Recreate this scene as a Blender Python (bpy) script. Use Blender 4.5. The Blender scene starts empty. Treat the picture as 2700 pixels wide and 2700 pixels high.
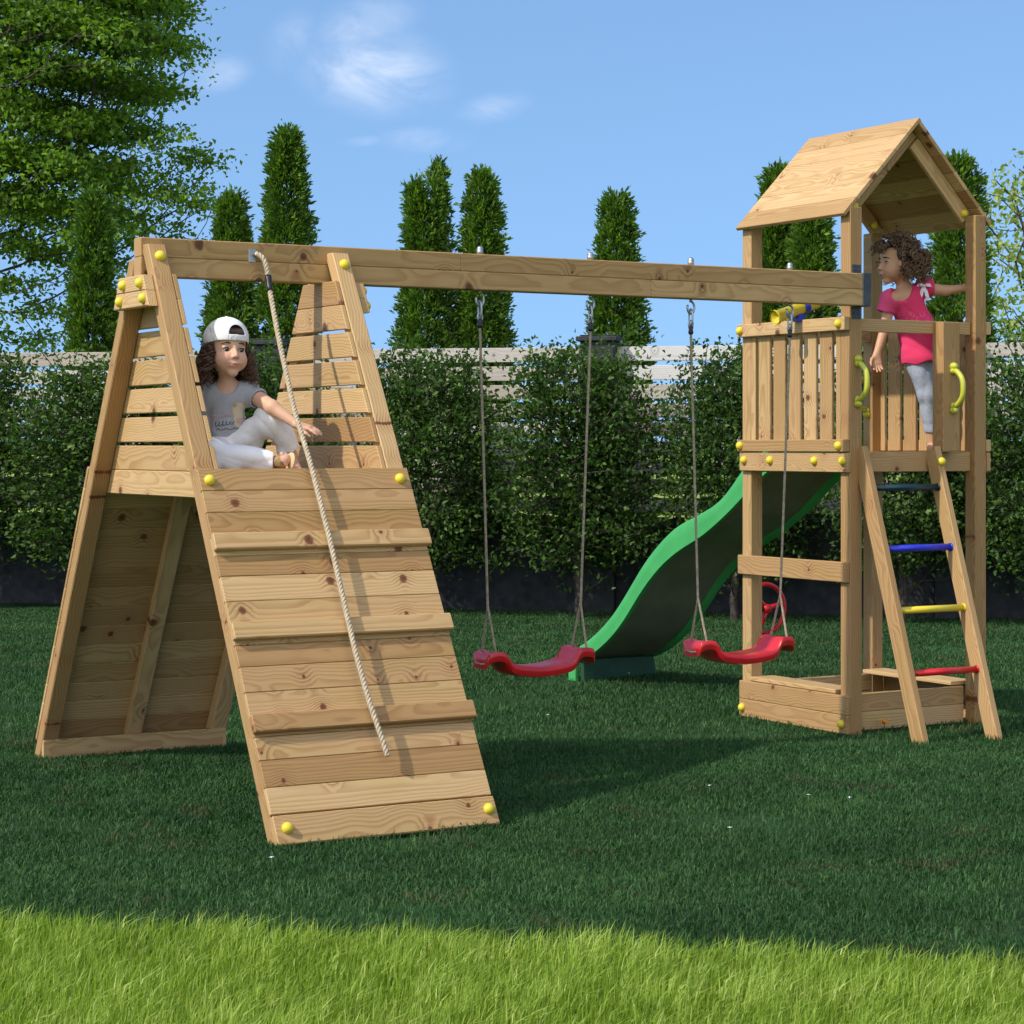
import bpy, math, random
import numpy as np
from mathutils import Vector, Matrix
PI = math.pi
random.seed(7); RNG = np.random.default_rng(11)
scene = bpy.context.scene
COL = scene.collection

# ------------------------------------------------------------------ camera
TH = 0.5315
CT, ST = math.cos(TH), math.sin(TH)
R0, D0, CAMH, F27 = 1.5248, 9.9577, 1.2876, 5822.757
CAM = Vector((-R0*CT - D0*ST, R0*ST - D0*CT, CAMH))
RIGHT = Vector((CT, -ST, 0)); FWD = Vector((ST, CT, 0))
def W(r, d, z=0.0):
    """point r metres right of / d metres out from where the photographer stood"""
    p = CAM + RIGHT*r + FWD*d
    return Vector((p.x, p.y, z))
cd = bpy.data.cameras.new('camera'); cam = bpy.data.objects.new('camera', cd); COL.objects.link(cam)
cam.location = CAM; cam.rotation_euler = (PI/2, 0, -TH)
cd.sensor_width = 36; cd.lens = F27/2700*36; cd.shift_y = -(1350-1175.27)/2700
cd.clip_start = .1; cd.clip_end = 3000
scene.camera = cam

# ------------------------------------------------------------------ sun, sky
S = Vector((-.72, -.015, .69)).normalized()
sl = bpy.data.lights.new('sun', 'SUN'); so = bpy.data.objects.new('sun', sl); COL.objects.link(so)
sl.energy = 3.15; sl.angle = math.radians(1.0); sl.color = (1, .93, .82)
so.rotation_euler = S.to_track_quat('Z', 'Y').to_euler(); so.location = (0, 0, 12)
w = bpy.data.worlds.new('World'); scene.world = w; w.use_nodes = True
nt = w.node_tree; nt.nodes.clear()
def nd(nt, typ, **kw):
    n = nt.nodes.new(typ)
    for k, v in kw.items(): setattr(n, k, v)
    return n
def mth(nt, op, a, b=None, c=None, clamp=False):
    n = nd(nt, 'ShaderNodeMath', operation=op, use_clamp=clamp)
    for i, x in enumerate((a, b, c)):
        if x is None: continue
        if isinstance(x, (int, float)): n.inputs[i].default_value = x
        else: nt.links.new(x, n.inputs[i])
    return n.outputs[0]
def vmth(nt, op, a, b=None):
    n = nd(nt, 'ShaderNodeVectorMath', operation=op)
    for i, x in enumerate((a, b)):
        if x is None: continue
        if isinstance(x, (tuple, list, Vector)): n.inputs[i].default_value = tuple(x)
        else: nt.links.new(x, n.inputs[i])
    return n.outputs['Value'] if op in ('DOT_PRODUCT', 'LENGTH', 'DISTANCE') else n.outputs[0]
def mixc(nt, f, a, b, mode='MIX'):
    n = nd(nt, 'ShaderNodeMix', data_type='RGBA', blend_type=mode)
    for k, x in ((0, f), (6, a), (7, b)):
        if isinstance(x, (int, float)): n.inputs[k].default_value = x
        elif isinstance(x, (tuple, list)): n.inputs[k].default_value = tuple(x) + (1,)*(4-len(x))
        else: nt.links.new(x, n.inputs[k])
    return n.outputs[2]
def mrange(nt, v, a, b, c=0., d=1., smooth=True):
    n = nd(nt, 'ShaderNodeMapRange', interpolation_type='SMOOTHSTEP' if smooth else 'LINEAR')
    nt.links.new(v, n.inputs[0])
    for i, x in enumerate((a, b, c, d)): n.inputs[i+1].default_value = x
    return n.outputs[0]
def noise(nt, vec, scale, detail=3, rough=.5, dist=0.):
    n = nd(nt, 'ShaderNodeTexNoise'); n.inputs['Scale'].default_value = scale
    n.inputs['Detail'].default_value = detail; n.inputs['Roughness'].default_value = rough
    n.inputs['Distortion'].default_value = dist
    if vec is not None: nt.links.new(vec, n.inputs['Vector'])
    return n.outputs[0]
tc = nd(nt, 'ShaderNodeTexCoord')
dirv = tc.outputs['Generated']
# lift the look-up so that the clear blue reaches down to the horizon
lift = vmth(nt, 'NORMALIZE', vmth(nt, 'ADD', vmth(nt, 'MULTIPLY', dirv, (1, 1, .75)), (0, 0, .235)))
sky = nd(nt, 'ShaderNodeTexSky', sky_type='NISHITA'); sky.sun_disc = False
sky.sun_elevation = math.asin(S.z); sky.sun_rotation = math.atan2(S.x, S.y)
sky.air_density = 1.0; sky.dust_density = .6; sky.ozone_density = 1.2
nt.links.new(lift, sky.inputs[0])
skyc = mixc(nt, 1.0, sky.outputs[0], (.88, 1.04, 1.13), 'MULTIPLY')
# a few wisps of cloud
up = Vector((0, 0, 1))
def skydir(u, v):
    return (FWD + RIGHT*((u-1350)/F27) + up*((1175.27-v)/F27)).normalized()
mask = None
for (u, v, su, sv, amp, rot) in [(985, 185, 185, 105, 1.35, -.1), (950, 85, 150, 80, .85, .5), (770, 110, 60, 80, .5, -.6), (575, 195, 85, 44, .8, .25),
                            (1300, 285, 95, 36, .5, .2), (1120, 370, 110, 34, .55, 0), (960, 372, 50, 14, .35, .1), (300, 230, 120, 60, .4, 0)]:
    c = skydir(u, v); cr, sr = math.cos(rot), math.sin(rot)
    a = RIGHT*cr + up*sr; b = up*cr - RIGHT*sr
    df = vmth(nt, 'SUBTRACT', dirv, tuple(c))
    x = mth(nt, 'MULTIPLY', vmth(nt, 'DOT_PRODUCT', df, tuple(a)), F27/su)
    y = mth(nt, 'MULTIPLY', vmth(nt, 'DOT_PRODUCT', df, tuple(b)), F27/sv)
    q = mth(nt, 'SQRT', mth(nt, 'ADD', mth(nt, 'MULTIPLY', x, x), mth(nt, 'MULTIPLY', y, y)))
    m = mth(nt, 'MULTIPLY', mrange(nt, q, .1, 1.35, 1, 0), amp)
    mask = m if mask is None else mth(nt, 'MAXIMUM', mask, m)
cm = nd(nt, 'ShaderNodeMapping'); cm.inputs['Scale'].default_value = (1, 1, 1.7); nt.links.new(dirv, cm.inputs[0])
n1 = noise(nt, cm.outputs[0], 22, 7, .6, .9)
n2 = noise(nt, cm.outputs[0], 60, 5, .6, .5)
cl = mth(nt, 'MULTIPLY', mask, mth(nt, 'ADD', mrange(nt, n1, .22, .80), mth(nt, 'MULTIPLY', mth(nt, 'SUBTRACT', n2, .5), .35)), clamp=True)
cl = mth(nt, 'MULTIPLY', cl, .36)
# unseen bright cloud bank added behind the viewer to fill the shaded fronts
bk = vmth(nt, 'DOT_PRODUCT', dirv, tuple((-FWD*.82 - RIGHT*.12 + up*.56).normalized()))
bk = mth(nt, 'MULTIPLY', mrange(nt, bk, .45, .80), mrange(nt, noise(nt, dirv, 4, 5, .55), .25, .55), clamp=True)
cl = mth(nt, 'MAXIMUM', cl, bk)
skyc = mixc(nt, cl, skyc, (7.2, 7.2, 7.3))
bg = nd(nt, 'ShaderNodeBackground'); bg.inputs[1].default_value = .15
nt.links.new(skyc, bg.inputs[0])
wo = nd(nt, 'ShaderNodeOutputWorld'); nt.links.new(bg.outputs[0], wo.inputs[0])
scene.view_settings.view_transform = 'Standard'; scene.view_settings.look = 'None'
scene.view_settings.exposure = .38; scene.view_settings.gamma = 1
scene.cycles.max_bounces = 6; scene.cycles.transparent_max_bounces = 8

# ------------------------------------------------------------------ object helpers
def tag(o, label=None, cat=None, group=None, kind=None):
    if label: o['label'] = label
    if cat: o['category'] = cat
    if group: o['group'] = group
    if kind: o['kind'] = kind
    return o
def empty(name, loc=(0, 0, 0), rz=0.):
    o = bpy.data.objects.new(name, None); COL.objects.link(o)
    o.empty_display_size = .1; o.location = loc; o.rotation_euler = (0, 0, rz); return o
def link_mesh(name, me, parent=None):
    o = bpy.data.objects.new(name, me); COL.objects.link(o)
    if parent: o.parent = parent
    return o
def copy_tree(o, parent=None):
    c = o.copy(); COL.objects.link(c); c.parent = parent
    for ch in list(o.children): copy_tree(ch, c)
    return c
def np_mesh(name, V, faces, mat, attrs=None, smooth=False, parent=None, cols=None):
    """V (n,3); faces: list of (m,k) int arrays"""
    me = bpy.data.meshes.new(name)
    V = np.asarray(V, np.float32)
    me.vertices.add(len(V)); me.vertices.foreach_set('co', V.ravel())
    idx = np.concatenate([np.asarray(f).ravel() for f in faces]).astype(np.int32)
    tot = np.concatenate([np.full(len(f), np.asarray(f).shape[1]) for f in faces]).astype(np.int32)
    st = np.concatenate([[0], np.cumsum(tot)[:-1]]).astype(np.int32)
    me.loops.add(len(idx)); me.loops.foreach_set('vertex_index', idx)
    me.polygons.add(len(tot)); me.polygons.foreach_set('loop_start', st); me.polygons.foreach_set('loop_total', tot)
    if smooth: me.polygons.foreach_set('use_smooth', np.ones(len(tot), bool))
    for k, a in (attrs or {}).items():
        at = me.attributes.new(k, 'FLOAT', 'POINT'); at.data.foreach_set('value', np.asarray(a, np.float32))
    if cols is not None:
        at = me.attributes.new('col', 'FLOAT_VECTOR', 'POINT'); at.data.foreach_set('vector', np.asarray(cols, np.float32).ravel())
    me.update(calc_edges=True); me.validate()
    if mat: me.materials.append(mat)
    return link_mesh(name, me, parent)

class MB:
    def __init__(s): s.V = []; s.F = []; s.G = []; s.T = []; s.S = []
    def add(s, verts, faces, grain=None, tone=.5, smooth=False):
        b = len(s.V)
        s.V += [tuple(v) for v in verts]; s.F += [tuple(b+i for i in f) for f in faces]
        s.G += [tuple(g) for g in grain] if grain is not None else [tuple(v) for v in verts]
        s.T += [tone]*len(verts); s.S += [smooth]*len(faces)
        return s
    def build(s, name, mat, parent=None, sharp=None):
        me = bpy.data.meshes.new(name); me.from_pydata(s.V, [], s.F)
        a = me.attributes.new('grain', 'FLOAT_VECTOR', 'POINT'); a.data.foreach_set('vector', np.array(s.G, np.float32).ravel())
        a = me.attributes.new('tone', 'FLOAT', 'POINT'); a.data.foreach_set('value', np.array(s.T, np.float32))
        me.polygons.foreach_set('use_smooth', np.array(s.S, bool))
        me.update()
        if sharp: me.set_sharp_from_angle(angle=math.radians(sharp))
        me.materials.append(mat)
        return link_mesh(name, me, parent)
def goff():
    return (random.uniform(0, 60), random.uniform(-.07, .07), random.uniform(.02, .09))
def bar(mb, A, B, wdir, w, t, bev=.003, tone=None):
    """timber of section w x t from A to B, w measured along wdir"""
    A = Vector(A); B = Vector(B); e = (B-A); L = e.length; e.normalize()
    wd = Vector(wdir); wd = (wd - e*wd.dot(e)).normalized(); n = e.cross(wd)
    def ring(cx, cy, b): 
        return [(cx-b, -cy), (cx, -cy+b), (cx, cy-b), (cx-b, cy), (-cx+b, cy), (-cx, cy-b), (-cx, -cy+b), (-cx+b, -cy)]
    g = goff(); V = []; G = []
    for s, ins in ((0, bev*.8), (bev*.8, 0), (L-bev*.8, 0), (L, bev*.8)):
        for x, y in ring(w/2-ins, t/2-ins, bev):
            V.append(A + e*s + wd*x + n*y); G.append((s+g[0], x+g[1], y+g[2]))
    F = [tuple(range(7, -1, -1)), tuple(range(24, 32))]
    for k in range(3):
        for i in range(8):
            j = (i+1) % 8; F.append((k*8+i, k*8+j, k*8+8+j, k*8+8+i))
    mb.add(V, F, G, random.random() if tone is None else tone); return mb
def prism(mb, pts, O, ex, ey, T, bev=.003, tone=None):
    """convex outline pts (x along grain, y across) on axes ex, ey, thickness T centred on O"""
    O = Vector(O); ex = Vector(ex).normalized(); ey = Vector(ey).normalized(); n = ex.cross(ey)
    P = [Vector((p[0], p[1])) for p in pts]; m = len(P)
    if sum(P[i].x*P[(i+1) % m].y - P[(i+1) % m].x*P[i].y for i in range(m)) < 0: P.reverse()
    ins = []
    for i in range(m):
        a, b, c = P[i-1], P[i], P[(i+1) % m]
        d1 = (b-a).normalized(); d2 = (c-b).normalized()
        n1 = Vector((-d1.y, d1.x)); n2 = Vector((-d2.y, d2.x))
        k = (n1+n2); k = k/(k.length_squared/2 + 1e-9); ins.append(b + k*bev)
    g = goff(); V = []; G = []
    for z, Q in ((-T/2, ins), (-T/2+bev, P), (T/2-bev, P), (T/2, ins)):
        for q in Q: V.append(O + ex*q.x + ey*q.y + n*z); G.append((q.x+g[0], q.y+g[1], z+g[2]))
    F = [tuple(range(m-1, -1, -1)), tuple(range(3*m, 4*m))]
    for k in range(3):
        for i in range(m):
            j = (i+1) % m; F.append((k*m+i, k*m+j, (k+1)*m+j, (k+1)*m+i))
    mb.add(V, F, G, random.random() if tone is None else tone); return mb
def frames(pts):
    pts = [Vector(p) for p in pts]; n = len(pts); T = []
    for i in range(n):
        T.append((pts[min(i+1, n-1)] - pts[max(i-1, 0)]).normalized())
    r = Vector((0, 0, 1)) if abs(T[0].z) < .9 else Vector((1, 0, 0))
    u = (r - T[0]*r.dot(T[0])).normalized(); U = [u]
    for i in range(1, n):
        u = (U[-1] - T[i]*U[-1].dot(T[i])).normalized(); U.append(u)
    return pts, T, U
def tube(mb, pts, r, n=8, cap=True, closed=False, tone=.5):
    pts, T, U = frames(pts); m = len(pts)
    V = []; G = []; s = 0
    for i in range(m):
        ri = r[i] if isinstance(r, (list, tuple, np.ndarray)) else r
        if i: s += (pts[i]-pts[i-1]).length
        Wv = T[i].cross(U[i])
        for k in range(n):
            a = 2*PI*k/n; V.append(pts[i] + (U[i]*math.cos(a) + Wv*math.sin(a))*ri); G.append((s, a, 0))
    F = []
    for i in range(m if closed else m-1):
        for k in range(n):
            a, b = i*n+k, i*n+(k+1) % n; i2 = (i+1) % m
            F.append((a, b, i2*n+(k+1) % n, i2*n+k))
    if cap and not closed: F += [tuple(range(n-1, -1, -1)), tuple((m-1)*n+k for k in range(n))]
    mb.add(V, F, G, tone, True); return mb
def dome(mb, P, axis, r=.02, h=.021, n=16):
    axis = Vector(axis).normalized(); P = Vector(P)
    a = axis.orthogonal().normalized(); b = axis.cross(a)
    prof = [(1.0, 0), (1.04, .12), (1.0, .3), (.93, .5), (.78, .72), (.55, .88), (.28, .97)]
    V = []
    for rr, hh in prof:
        for k in range(n):
            t = 2*PI*k/n; V.append(P + (a*math.cos(t)+b*math.sin(t))*rr*r + axis*hh*h)
    V.append(P+axis*h); F = []
    for i in range(len(prof)-1):
        for k in range(n): F.append((i*n+k, i*n+(k+1) % n, (i+1)*n+(k+1) % n, (i+1)*n+k))
    for k in range(n): F.append(((len(prof)-1)*n+k, (len(prof)-1)*n+(k+1) % n, len(V)-1))
    mb.add(V, F, None, .5, True); return mb
def ball(mb, P, rad, n=12, m=8, rot=None):
    P = Vector(P); V = []; F = []
    rad = (rad,)*3 if isinstance(rad, (int, float)) else rad
    for i in range(m+1):
        ph = PI*i/m
        for k in range(n):
            t = 2*PI*k/n; q = Vector((rad[0]*math.sin(ph)*math.cos(t), rad[1]*math.sin(ph)*math.sin(t), rad[2]*math.cos(ph)))
            if rot: q = rot @ q
            V.append(P+q)
    for i in range(m):
        for k in range(n): F.append((i*n+k, (i+1)*n+k, (i+1)*n+(k+1) % n, i*n+(k+1) % n))
    mb.add(V, F, None, .5, True); return mb
def rope3(mb, pts, R, r, pitch, n=6, step=None):
    pts = [Vector(p) for p in pts]; step = step or pitch/10
    L = [0]
    for i in range(1, len(pts)): L.append(L[-1] + (pts[i]-pts[i-1]).length)
    ss = np.arange(0, L[-1], step); L = np.array(L); A = np.array([tuple(p) for p in pts])
    Q = np.stack([np.interp(ss, L, A[:, k]) for k in range(3)], 1)
    P, T, U = frames([tuple(q) for q in Q])
    for k in range(3):
        path = []
        for i, s in enumerate(ss):
            a = 2*PI*(s/pitch + k/3); path.append(P[i] + (U[i]*math.cos(a) + T[i].cross(U[i])*math.sin(a))*R)
        tube(mb, path, r, n, tone=.3+.2*k)
    return mb

# ------------------------------------------------------------------ materials
def mat_new(name):
    m = bpy.data.materials.new(name); m.use_nodes = True; t = m.node_tree
    return m, t, t.nodes['Principled BSDF']
def plain(name, col, rough=.5, metal=0., bump=0., bscale=200, var=.0, spec=None, vscale=9., coat=0.):
    m, t, p = mat_new(name)
    p.inputs['Roughness'].default_value = rough; p.inputs['Metallic'].default_value = metal
    if spec is not None: p.inputs['Specular IOR Level'].default_value = spec
    p.inputs['Coat Weight'].default_value = coat
    tcn = nd(t, 'ShaderNodeTexCoord')
    if var:
        c = mixc(t, mrange(t, noise(t, tcn.outputs['Object'], vscale, 5, .6), .3, .7), tuple(x*(1-var) for x in col), tuple(min(1, x*(1+var)) for x in col))
        t.links.new(c, p.inputs['Base Color'])
        t.links.new(mrange(t, noise(t, tcn.outputs['Object'], vscale*2.3, 4), .3, .7, rough*.85, min(1, rough*1.2)), p.inputs['Roughness'])
    else: p.inputs['Base Color'].default_value = tuple(col)+(1,)
    if bump:
        b = nd(t, 'ShaderNodeBump'); b.inputs['Strength'].default_value = bump; b.inputs['Distance'].default_value = .002
        t.links.new(noise(t, tcn.outputs['Object'], bscale, 3), b.inputs['Height']); t.links.new(b.outputs[0], p.inputs['Normal'])
    return m
def wood(name, light, dark, knotc, ring=.0092, green=(.86, .95, .72)):
    m, t, p = mat_new(name)
    ga = nd(t, 'ShaderNodeAttribute', attribute_name='grain'); ta = nd(t, 'ShaderNodeAttribute', attribute_name='tone')
    sp = nd(t, 'ShaderNodeSeparateXYZ'); t.links.new(ga.outputs['Vector'], sp.inputs[0])
    x, y, z = sp.outputs
    tone = ta.outputs['Fac']
    # knots: sparse elliptical cells along the board
    kc = nd(t, 'ShaderNodeCombineXYZ'); t.links.new(mth(t, 'MULTIPLY', x, 6.6), kc.inputs[0])
    t.links.new(mth(t, 'MULTIPLY', y, 6.2), kc.inputs[1]); t.links.new(mth(t, 'MULTIPLY', tone, 37.), kc.inputs[2])
    vo = nd(t, 'ShaderNodeTexVoronoi', voronoi_dimensions='2D'); vo.inputs['Scale'].default_value = 1; vo.inputs['Randomness'].default_value = .95
    nkc = noise(t, ga.outputs['Vector'], 40, 2)
    t.links.new(kc.outputs[0], vo.inputs['Vector'])
    sc = nd(t, 'ShaderNodeSeparateColor'); t.links.new(vo.outputs['Color'], sc.inputs[0])
    on = mth(t, 'GREATER_THAN', sc.outputs[0], .69)
    kd = mth(t, 'ADD', vo.outputs['Distance'], mth(t, 'MULTIPLY', mth(t, 'SUBTRACT', nkc, .5), .10))
    size = mth(t, 'ADD', mth(t, 'MULTIPLY', mth(t, 'POWER', sc.outputs[1], 2.2), .125), .045)
    kn = mth(t, 'MULTIPLY', mth(t, 'SUBTRACT', 1, mth(t, 'DIVIDE', kd, size), clamp=True), on, clamp=True)
    halo = mth(t, 'MULTIPLY', mrange(t, kd, .0, .40, 1, 0), on)
    # growth rings round a wandering pith, seen flat sawn
    cx = nd(t, 'ShaderNodeCombineXYZ'); t.links.new(mth(t, 'MULTIPLY', x, 1.1), cx.inputs[0]); t.links.new(mth(t, 'MULTIPLY', tone, 91.), cx.inputs[1])
    w1 = mth(t, 'SUBTRACT', noise(t, cx.outputs[0], 1.0, 3, .55), .5)
    fx = nd(t, 'ShaderNodeCombineXYZ'); t.links.new(mth(t, 'MULTIPLY', x, 2.6), fx.inputs[0]); t.links.new(mth(t, 'MULTIPLY', y, 22.), fx.inputs[1]); t.links.new(mth(t, 'MULTIPLY', z, 22.), fx.inputs[2])
    w2 = mth(t, 'SUBTRACT', noise(t, fx.outputs[0], 1., 3, .5), .5)
    yy = mth(t, 'ADD', y, mth(t, 'MULTIPLY', w1, .20))
    zz = mth(t, 'ADD', z, mth(t, 'MULTIPLY', w1, .12))
    r = mth(t, 'SQRT', mth(t, 'ADD', mth(t, 'MULTIPLY', yy, yy), mth(t, 'MULTIPLY', zz, zz)))
    r = mth(t, 'ADD', r, mth(t, 'ADD', mth(t, 'MULTIPLY', w2, .010), mth(t, 'MULTIPLY', halo, .016)))
    ph = mth(t, 'FRACT', mth(t, 'DIVIDE', r, ring))
    rg = mth(t, 'MULTIPLY', mrange(t, ph, .25, .88, 0, 1), mrange(t, ph, .90, 1.0, 1, 0))
    # fibres
    fb = nd(t, 'ShaderNodeCombineXYZ'); t.links.new(mth(t, 'MULTIPLY', x, 9.), fb.inputs[0]); t.links.new(mth(t, 'MULTIPLY', y, 420.), fb.inputs[1]); t.links.new(mth(t, 'MULTIPLY', z, 420.), fb.inputs[2])
    fib = noise(t, fb.outputs[0], 1., 4, .6)
    bl = noise(t, fx.outputs[0], .5, 3, .6)
    amt = mth(t, 'MULTIPLY', rg, mth(t, 'ADD', .14, mth(t, 'MULTIPLY', bl, .66)))
    c = mixc(t, amt, light, dark)
    c = mixc(t, mth(t, 'MULTIPLY', mrange(t, fib, .35, .75), .28), c, dark)
    tn = mixc(t, mrange(t, tone, 0, 1, 0, 1, False), (.70, .63, .56), (1.10, 1.14, 1.22))
    c = mixc(t, 1., c, tn, 'MULTIPLY')
    gr = mth(t, 'MULTIPLY', mrange(t, bl, .42, .68), .38)
    c = mixc(t, gr, c, mixc(t, 1., c, green, 'MULTIPLY'))
    c = mixc(t, mth(t, 'MULTIPLY', halo, mth(t, 'ADD', .10, mth(t, 'MULTIPLY', rg, .5))), c, tuple(k*1.6 for k in knotc))
    c = mixc(t, mrange(t, kn, .0, .45, 0, .93), c, knotc)
    c = mixc(t, mrange(t, kn, .55, .9, 0, .5), c, tuple(k*.45 for k in knotc))
    t.links.new(c, p.inputs['Base Color'])
    p.inputs['Roughness'].default_value = .62; p.inputs['Specular IOR Level'].default_value = .3
    b = nd(t, 'ShaderNodeBump'); b.inputs['Strength'].default_value = .35; b.inputs['Distance'].default_value = .0012
    t.links.new(mth(t, 'SUBTRACT', mth(t, 'MULTIPLY', fib, .6), mth(t, 'MULTIPLY', rg, .6)), b.inputs['Height'])
    t.links.new(b.outputs[0], p.inputs['Normal'])
    return m
def foliage(name, c0, c1, c2, transl=.35, rough=.45, dry=None):
    """leaf colours vary leaf by leaf (tone 0..1)"""
    m, t, p = mat_new(name)
    ta = nd(t, 'ShaderNodeAttribute', attribute_name='tone')
    c = mixc(t, mrange(t, ta.outputs['Fac'], 0, .6, 0, 1, False), c0, c1)
    c = mixc(t, mrange(t, ta.outputs['Fac'], .6, 1, 0, 1, False), c, c2)
    if dry:                                              # worn patches with dead blades
        tcn = nd(t, 'ShaderNodeTexCoord')
        f = mth(t, 'MULTIPLY', mrange(t, noise(t, tcn.outputs['Object'], 2.6, 5, .68), .54, .66), mrange(t, noise(t, tcn.outputs['Object'], 37, 2, .5), .48, .58))
        c = mixc(t, mth(t, 'MULTIPLY', f, .75), c, dry)
    t.links.new(c, p.inputs['Base Color']); p.inputs['Roughness'].default_value = rough
    p.inputs['Specular IOR Level'].default_value = .35
    tr = nd(t, 'ShaderNodeBsdfTranslucent')
    t.links.new(mixc(t, 1., c, (1.15, 1.25, .55), 'MULTIPLY'), tr.inputs[0])
    mx = nd(t, 'ShaderNodeMixShader'); mx.inputs[0].default_value = transl
    t.links.new(p.outputs[0], mx.inputs[1]); t.links.new(tr.outputs[0], mx.inputs[2])
    t.links.new(mx.outputs[0], t.nodes['Material Output'].inputs[0])
    return m
def colattr(name, rough=.5, sss=0., bump=0., bscale=500, spec=.4):
    m, t, p = mat_new(name)
    a = nd(t, 'ShaderNodeAttribute', attribute_name='col')
    t.links.new(a.outputs['Vector'], p.inputs['Base Color']); p.inputs['Roughness'].default_value = rough
    p.inputs['Specular IOR Level'].default_value = spec
    if sss:
        p.inputs['Subsurface Weight'].default_value = sss; p.inputs['Subsurface Radius'].default_value = (1, .35, .2); p.inputs['Subsurface Scale'].default_value = .006
    if bump:
        tcn = nd(t, 'ShaderNodeTexCoord'); b = nd(t, 'ShaderNodeBump'); b.inputs['Strength'].default_value = bump; b.inputs['Distance'].default_value = .002
        t.links.new(noise(t, tcn.outputs['Object'], bscale, 3), b.inputs['Height']); t.links.new(b.outputs[0], p.inputs['Normal'])
    return m
M = {}
M['pine'] = wood('pine', (.56, .368, .172), (.335, .165, .060), (.145, .048, .020))
M['pine_beam'] = wood('pine_beam', (.50, .31, .135), (.30, .155, .056), (.11, .045, .02))
M['fence_wood'] = wood('weathered_wood', (.62, .60, .56), (.42, .40, .37), (.22, .20, .18), .014, (.97, .97, .97))
M['yellow'] = plain('yellow_plastic', (.72, .57, .035), .38, var=.06, coat=.15)
M['lime'] = plain('lime_plastic', (.47, .48, .045), .4, var=.06, coat=.15)
M['red'] = plain('red_plastic', (.55, .012, .016), .32, var=.1, coat=.2)
M['green'] = plain('green_plastic', (.055, .36, .10), .48, bump=.15, bscale=350, var=.08, vscale=4)
M['blue'] = plain('blue_plastic', (.02, .035, .55), .35, var=.06)
M['teal'] = plain('dark_teal_plastic', (.008, .035, .05), .35)
M['black'] = plain('black_plastic', (.012, .012, .015), .35)
M['steel'] = plain('galvanised_steel', (.42, .43, .45), .38, .85, var=.15, vscale=30)
M['bracket'] = plain('dark_grey_steel', (.075, .085, .10), .5, .5, var=.2, vscale=20)
M['hemp'] = plain('hemp_rope', (.33, .27, .19), .85, bump=.5, bscale=600, var=.25, vscale=60)
M['rope'] = plain('pale_rope', (.46, .375, .265), .75, bump=.5, bscale=500, var=.2, vscale=60)
M['slate'] = plain('dark_slate', (.020, .022, .027), .8, bump=.3, bscale=40, var=.3, vscale=6)
M['pillar'] = plain('dark_pillar', (.022, .024, .029), .7, bump=.3, bscale=60, var=.25, vscale=8)
M['bark'] = plain('bark', (.050, .040, .032), .9, bump=.8, bscale=60, var=.4, vscale=12)
M['leaf_shrub'] = foliage('shrub_leaf', (.026, .062, .011), (.064, .138, .023), (.15, .25, .046), .38, .55)
M['leaf_tree'] = foliage('tree_leaf', (.070, .135, .014), (.165, .295, .032), (.30, .45, .06), .48)
M['leaf_pale'] = foliage('pale_leaf', (.14, .21, .045), (.27, .36, .085), (.45, .50, .14), .5)
M['leaf_thuja'] = foliage('thuja_leaf', (.034, .078, .009), (.105, .215, .022), (.26, .39, .045), .40, .6)
M['lawn'] = foliage('lawn_blade', (.014, .047, .013), (.036, .108, .028), (.095, .20, .060), .28, .7, (.115, .082, .045))
M['meadow'] = foliage('meadow_blade', (.125, .20, .014), (.275, .405, .045), (.53, .61, .17), .42, .5, (.40, .40, .13))

# ------------------------------------------------------------------ tower
Y3 = Vector((0, 1, 0)); X3 = Vector((1, 0, 0)); Z3 = Vector((0, 0, 1))
P_ = .07; A_ = .7456; E_ = A_+P_; GZ = -.02
tower = tag(empty('play_tower', (0, 0, 0)), 'wooden play tower with pitched plank roof, slatted balcony and ladder', 'play tower')
def caps(parent, pts, axis, mat='yellow', r=.0195):
    for q in pts: dome(MB(), q, axis, r).build('bolt_cap', M[mat], parent)
for (px, py, top) in ((0, 0, 2.368), (0, A_, 2.345), (A_, 0, 2.368), (A_, A_, 2.345)):
    bar(MB(), (px+P_/2, py+P_/2, GZ-.03), (px+P_/2, py+P_/2, top), X3, P_, P_, .004).build('post', M['pine'], tower)
# side walls: five slats between the posts and two narrow ones at the posts
def side_wall(xs, out):
    mb = MB(); xc = xs - out*.009
    for y0, y1 in ((.071, .103), (.131, .2215), (.2475, .338), (.364, .4545), (.480, .571), (.596, .687), (.711, .7445)):
        bar(mb, (xc, (y0+y1)/2, 1.262), (xc, (y0+y1)/2, 1.868), Y3, y1-y0, .018)
    wl = mb.build('slat_wall', M['pine'], tower)
    for z0, z1 in ((1.809, 1.870), (1.260, 1.316)):
        x = xs + out*.0165
        rl = bar(MB(), (x, .001, (z0+z1)/2), (x, .818, (z0+z1)/2), Z3, z1-z0, .029).build('rail', M['pine'], tower)
        caps(rl, [(xs+out*.031, .79, (z0+z1)/2), (xs+out*.031, .044, (z0+z1)/2)], X3*out)
    x = xs + out*.0115
    pb = bar(MB(), (x, -.006, 1.211), (x, .809, 1.211), Z3, .088, .021).build('platform_board', M['pine'], tower)
    caps(pb, [(xs+out*.022, y, 1.219) for y in (.768, .563, .228, .024)], X3*out)
side_wall(0, -1); side_wall(E_, 1)
bar(MB(), (-.0125, .003, .716), (-.0125, .821, .716), Z3, .092, .023).build('crossbar', M['pine'], tower)
bar(MB(), (.0715, .0425, 1.836), (.7445, .0425, 1.836), Z3, .06, .025).build('rail', M['pine'], tower)
bar(MB(), (.0715, .0425, 1.2145), (.7445, .0425, 1.2145), Z3, .093, .025).build('platform_board', M['pine'], tower)
bar(MB(), (.0715, .765, 1.83), (.7445, .765, 1.83), Z3, .06, .025).build('rail', M['pine'], tower)
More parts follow.
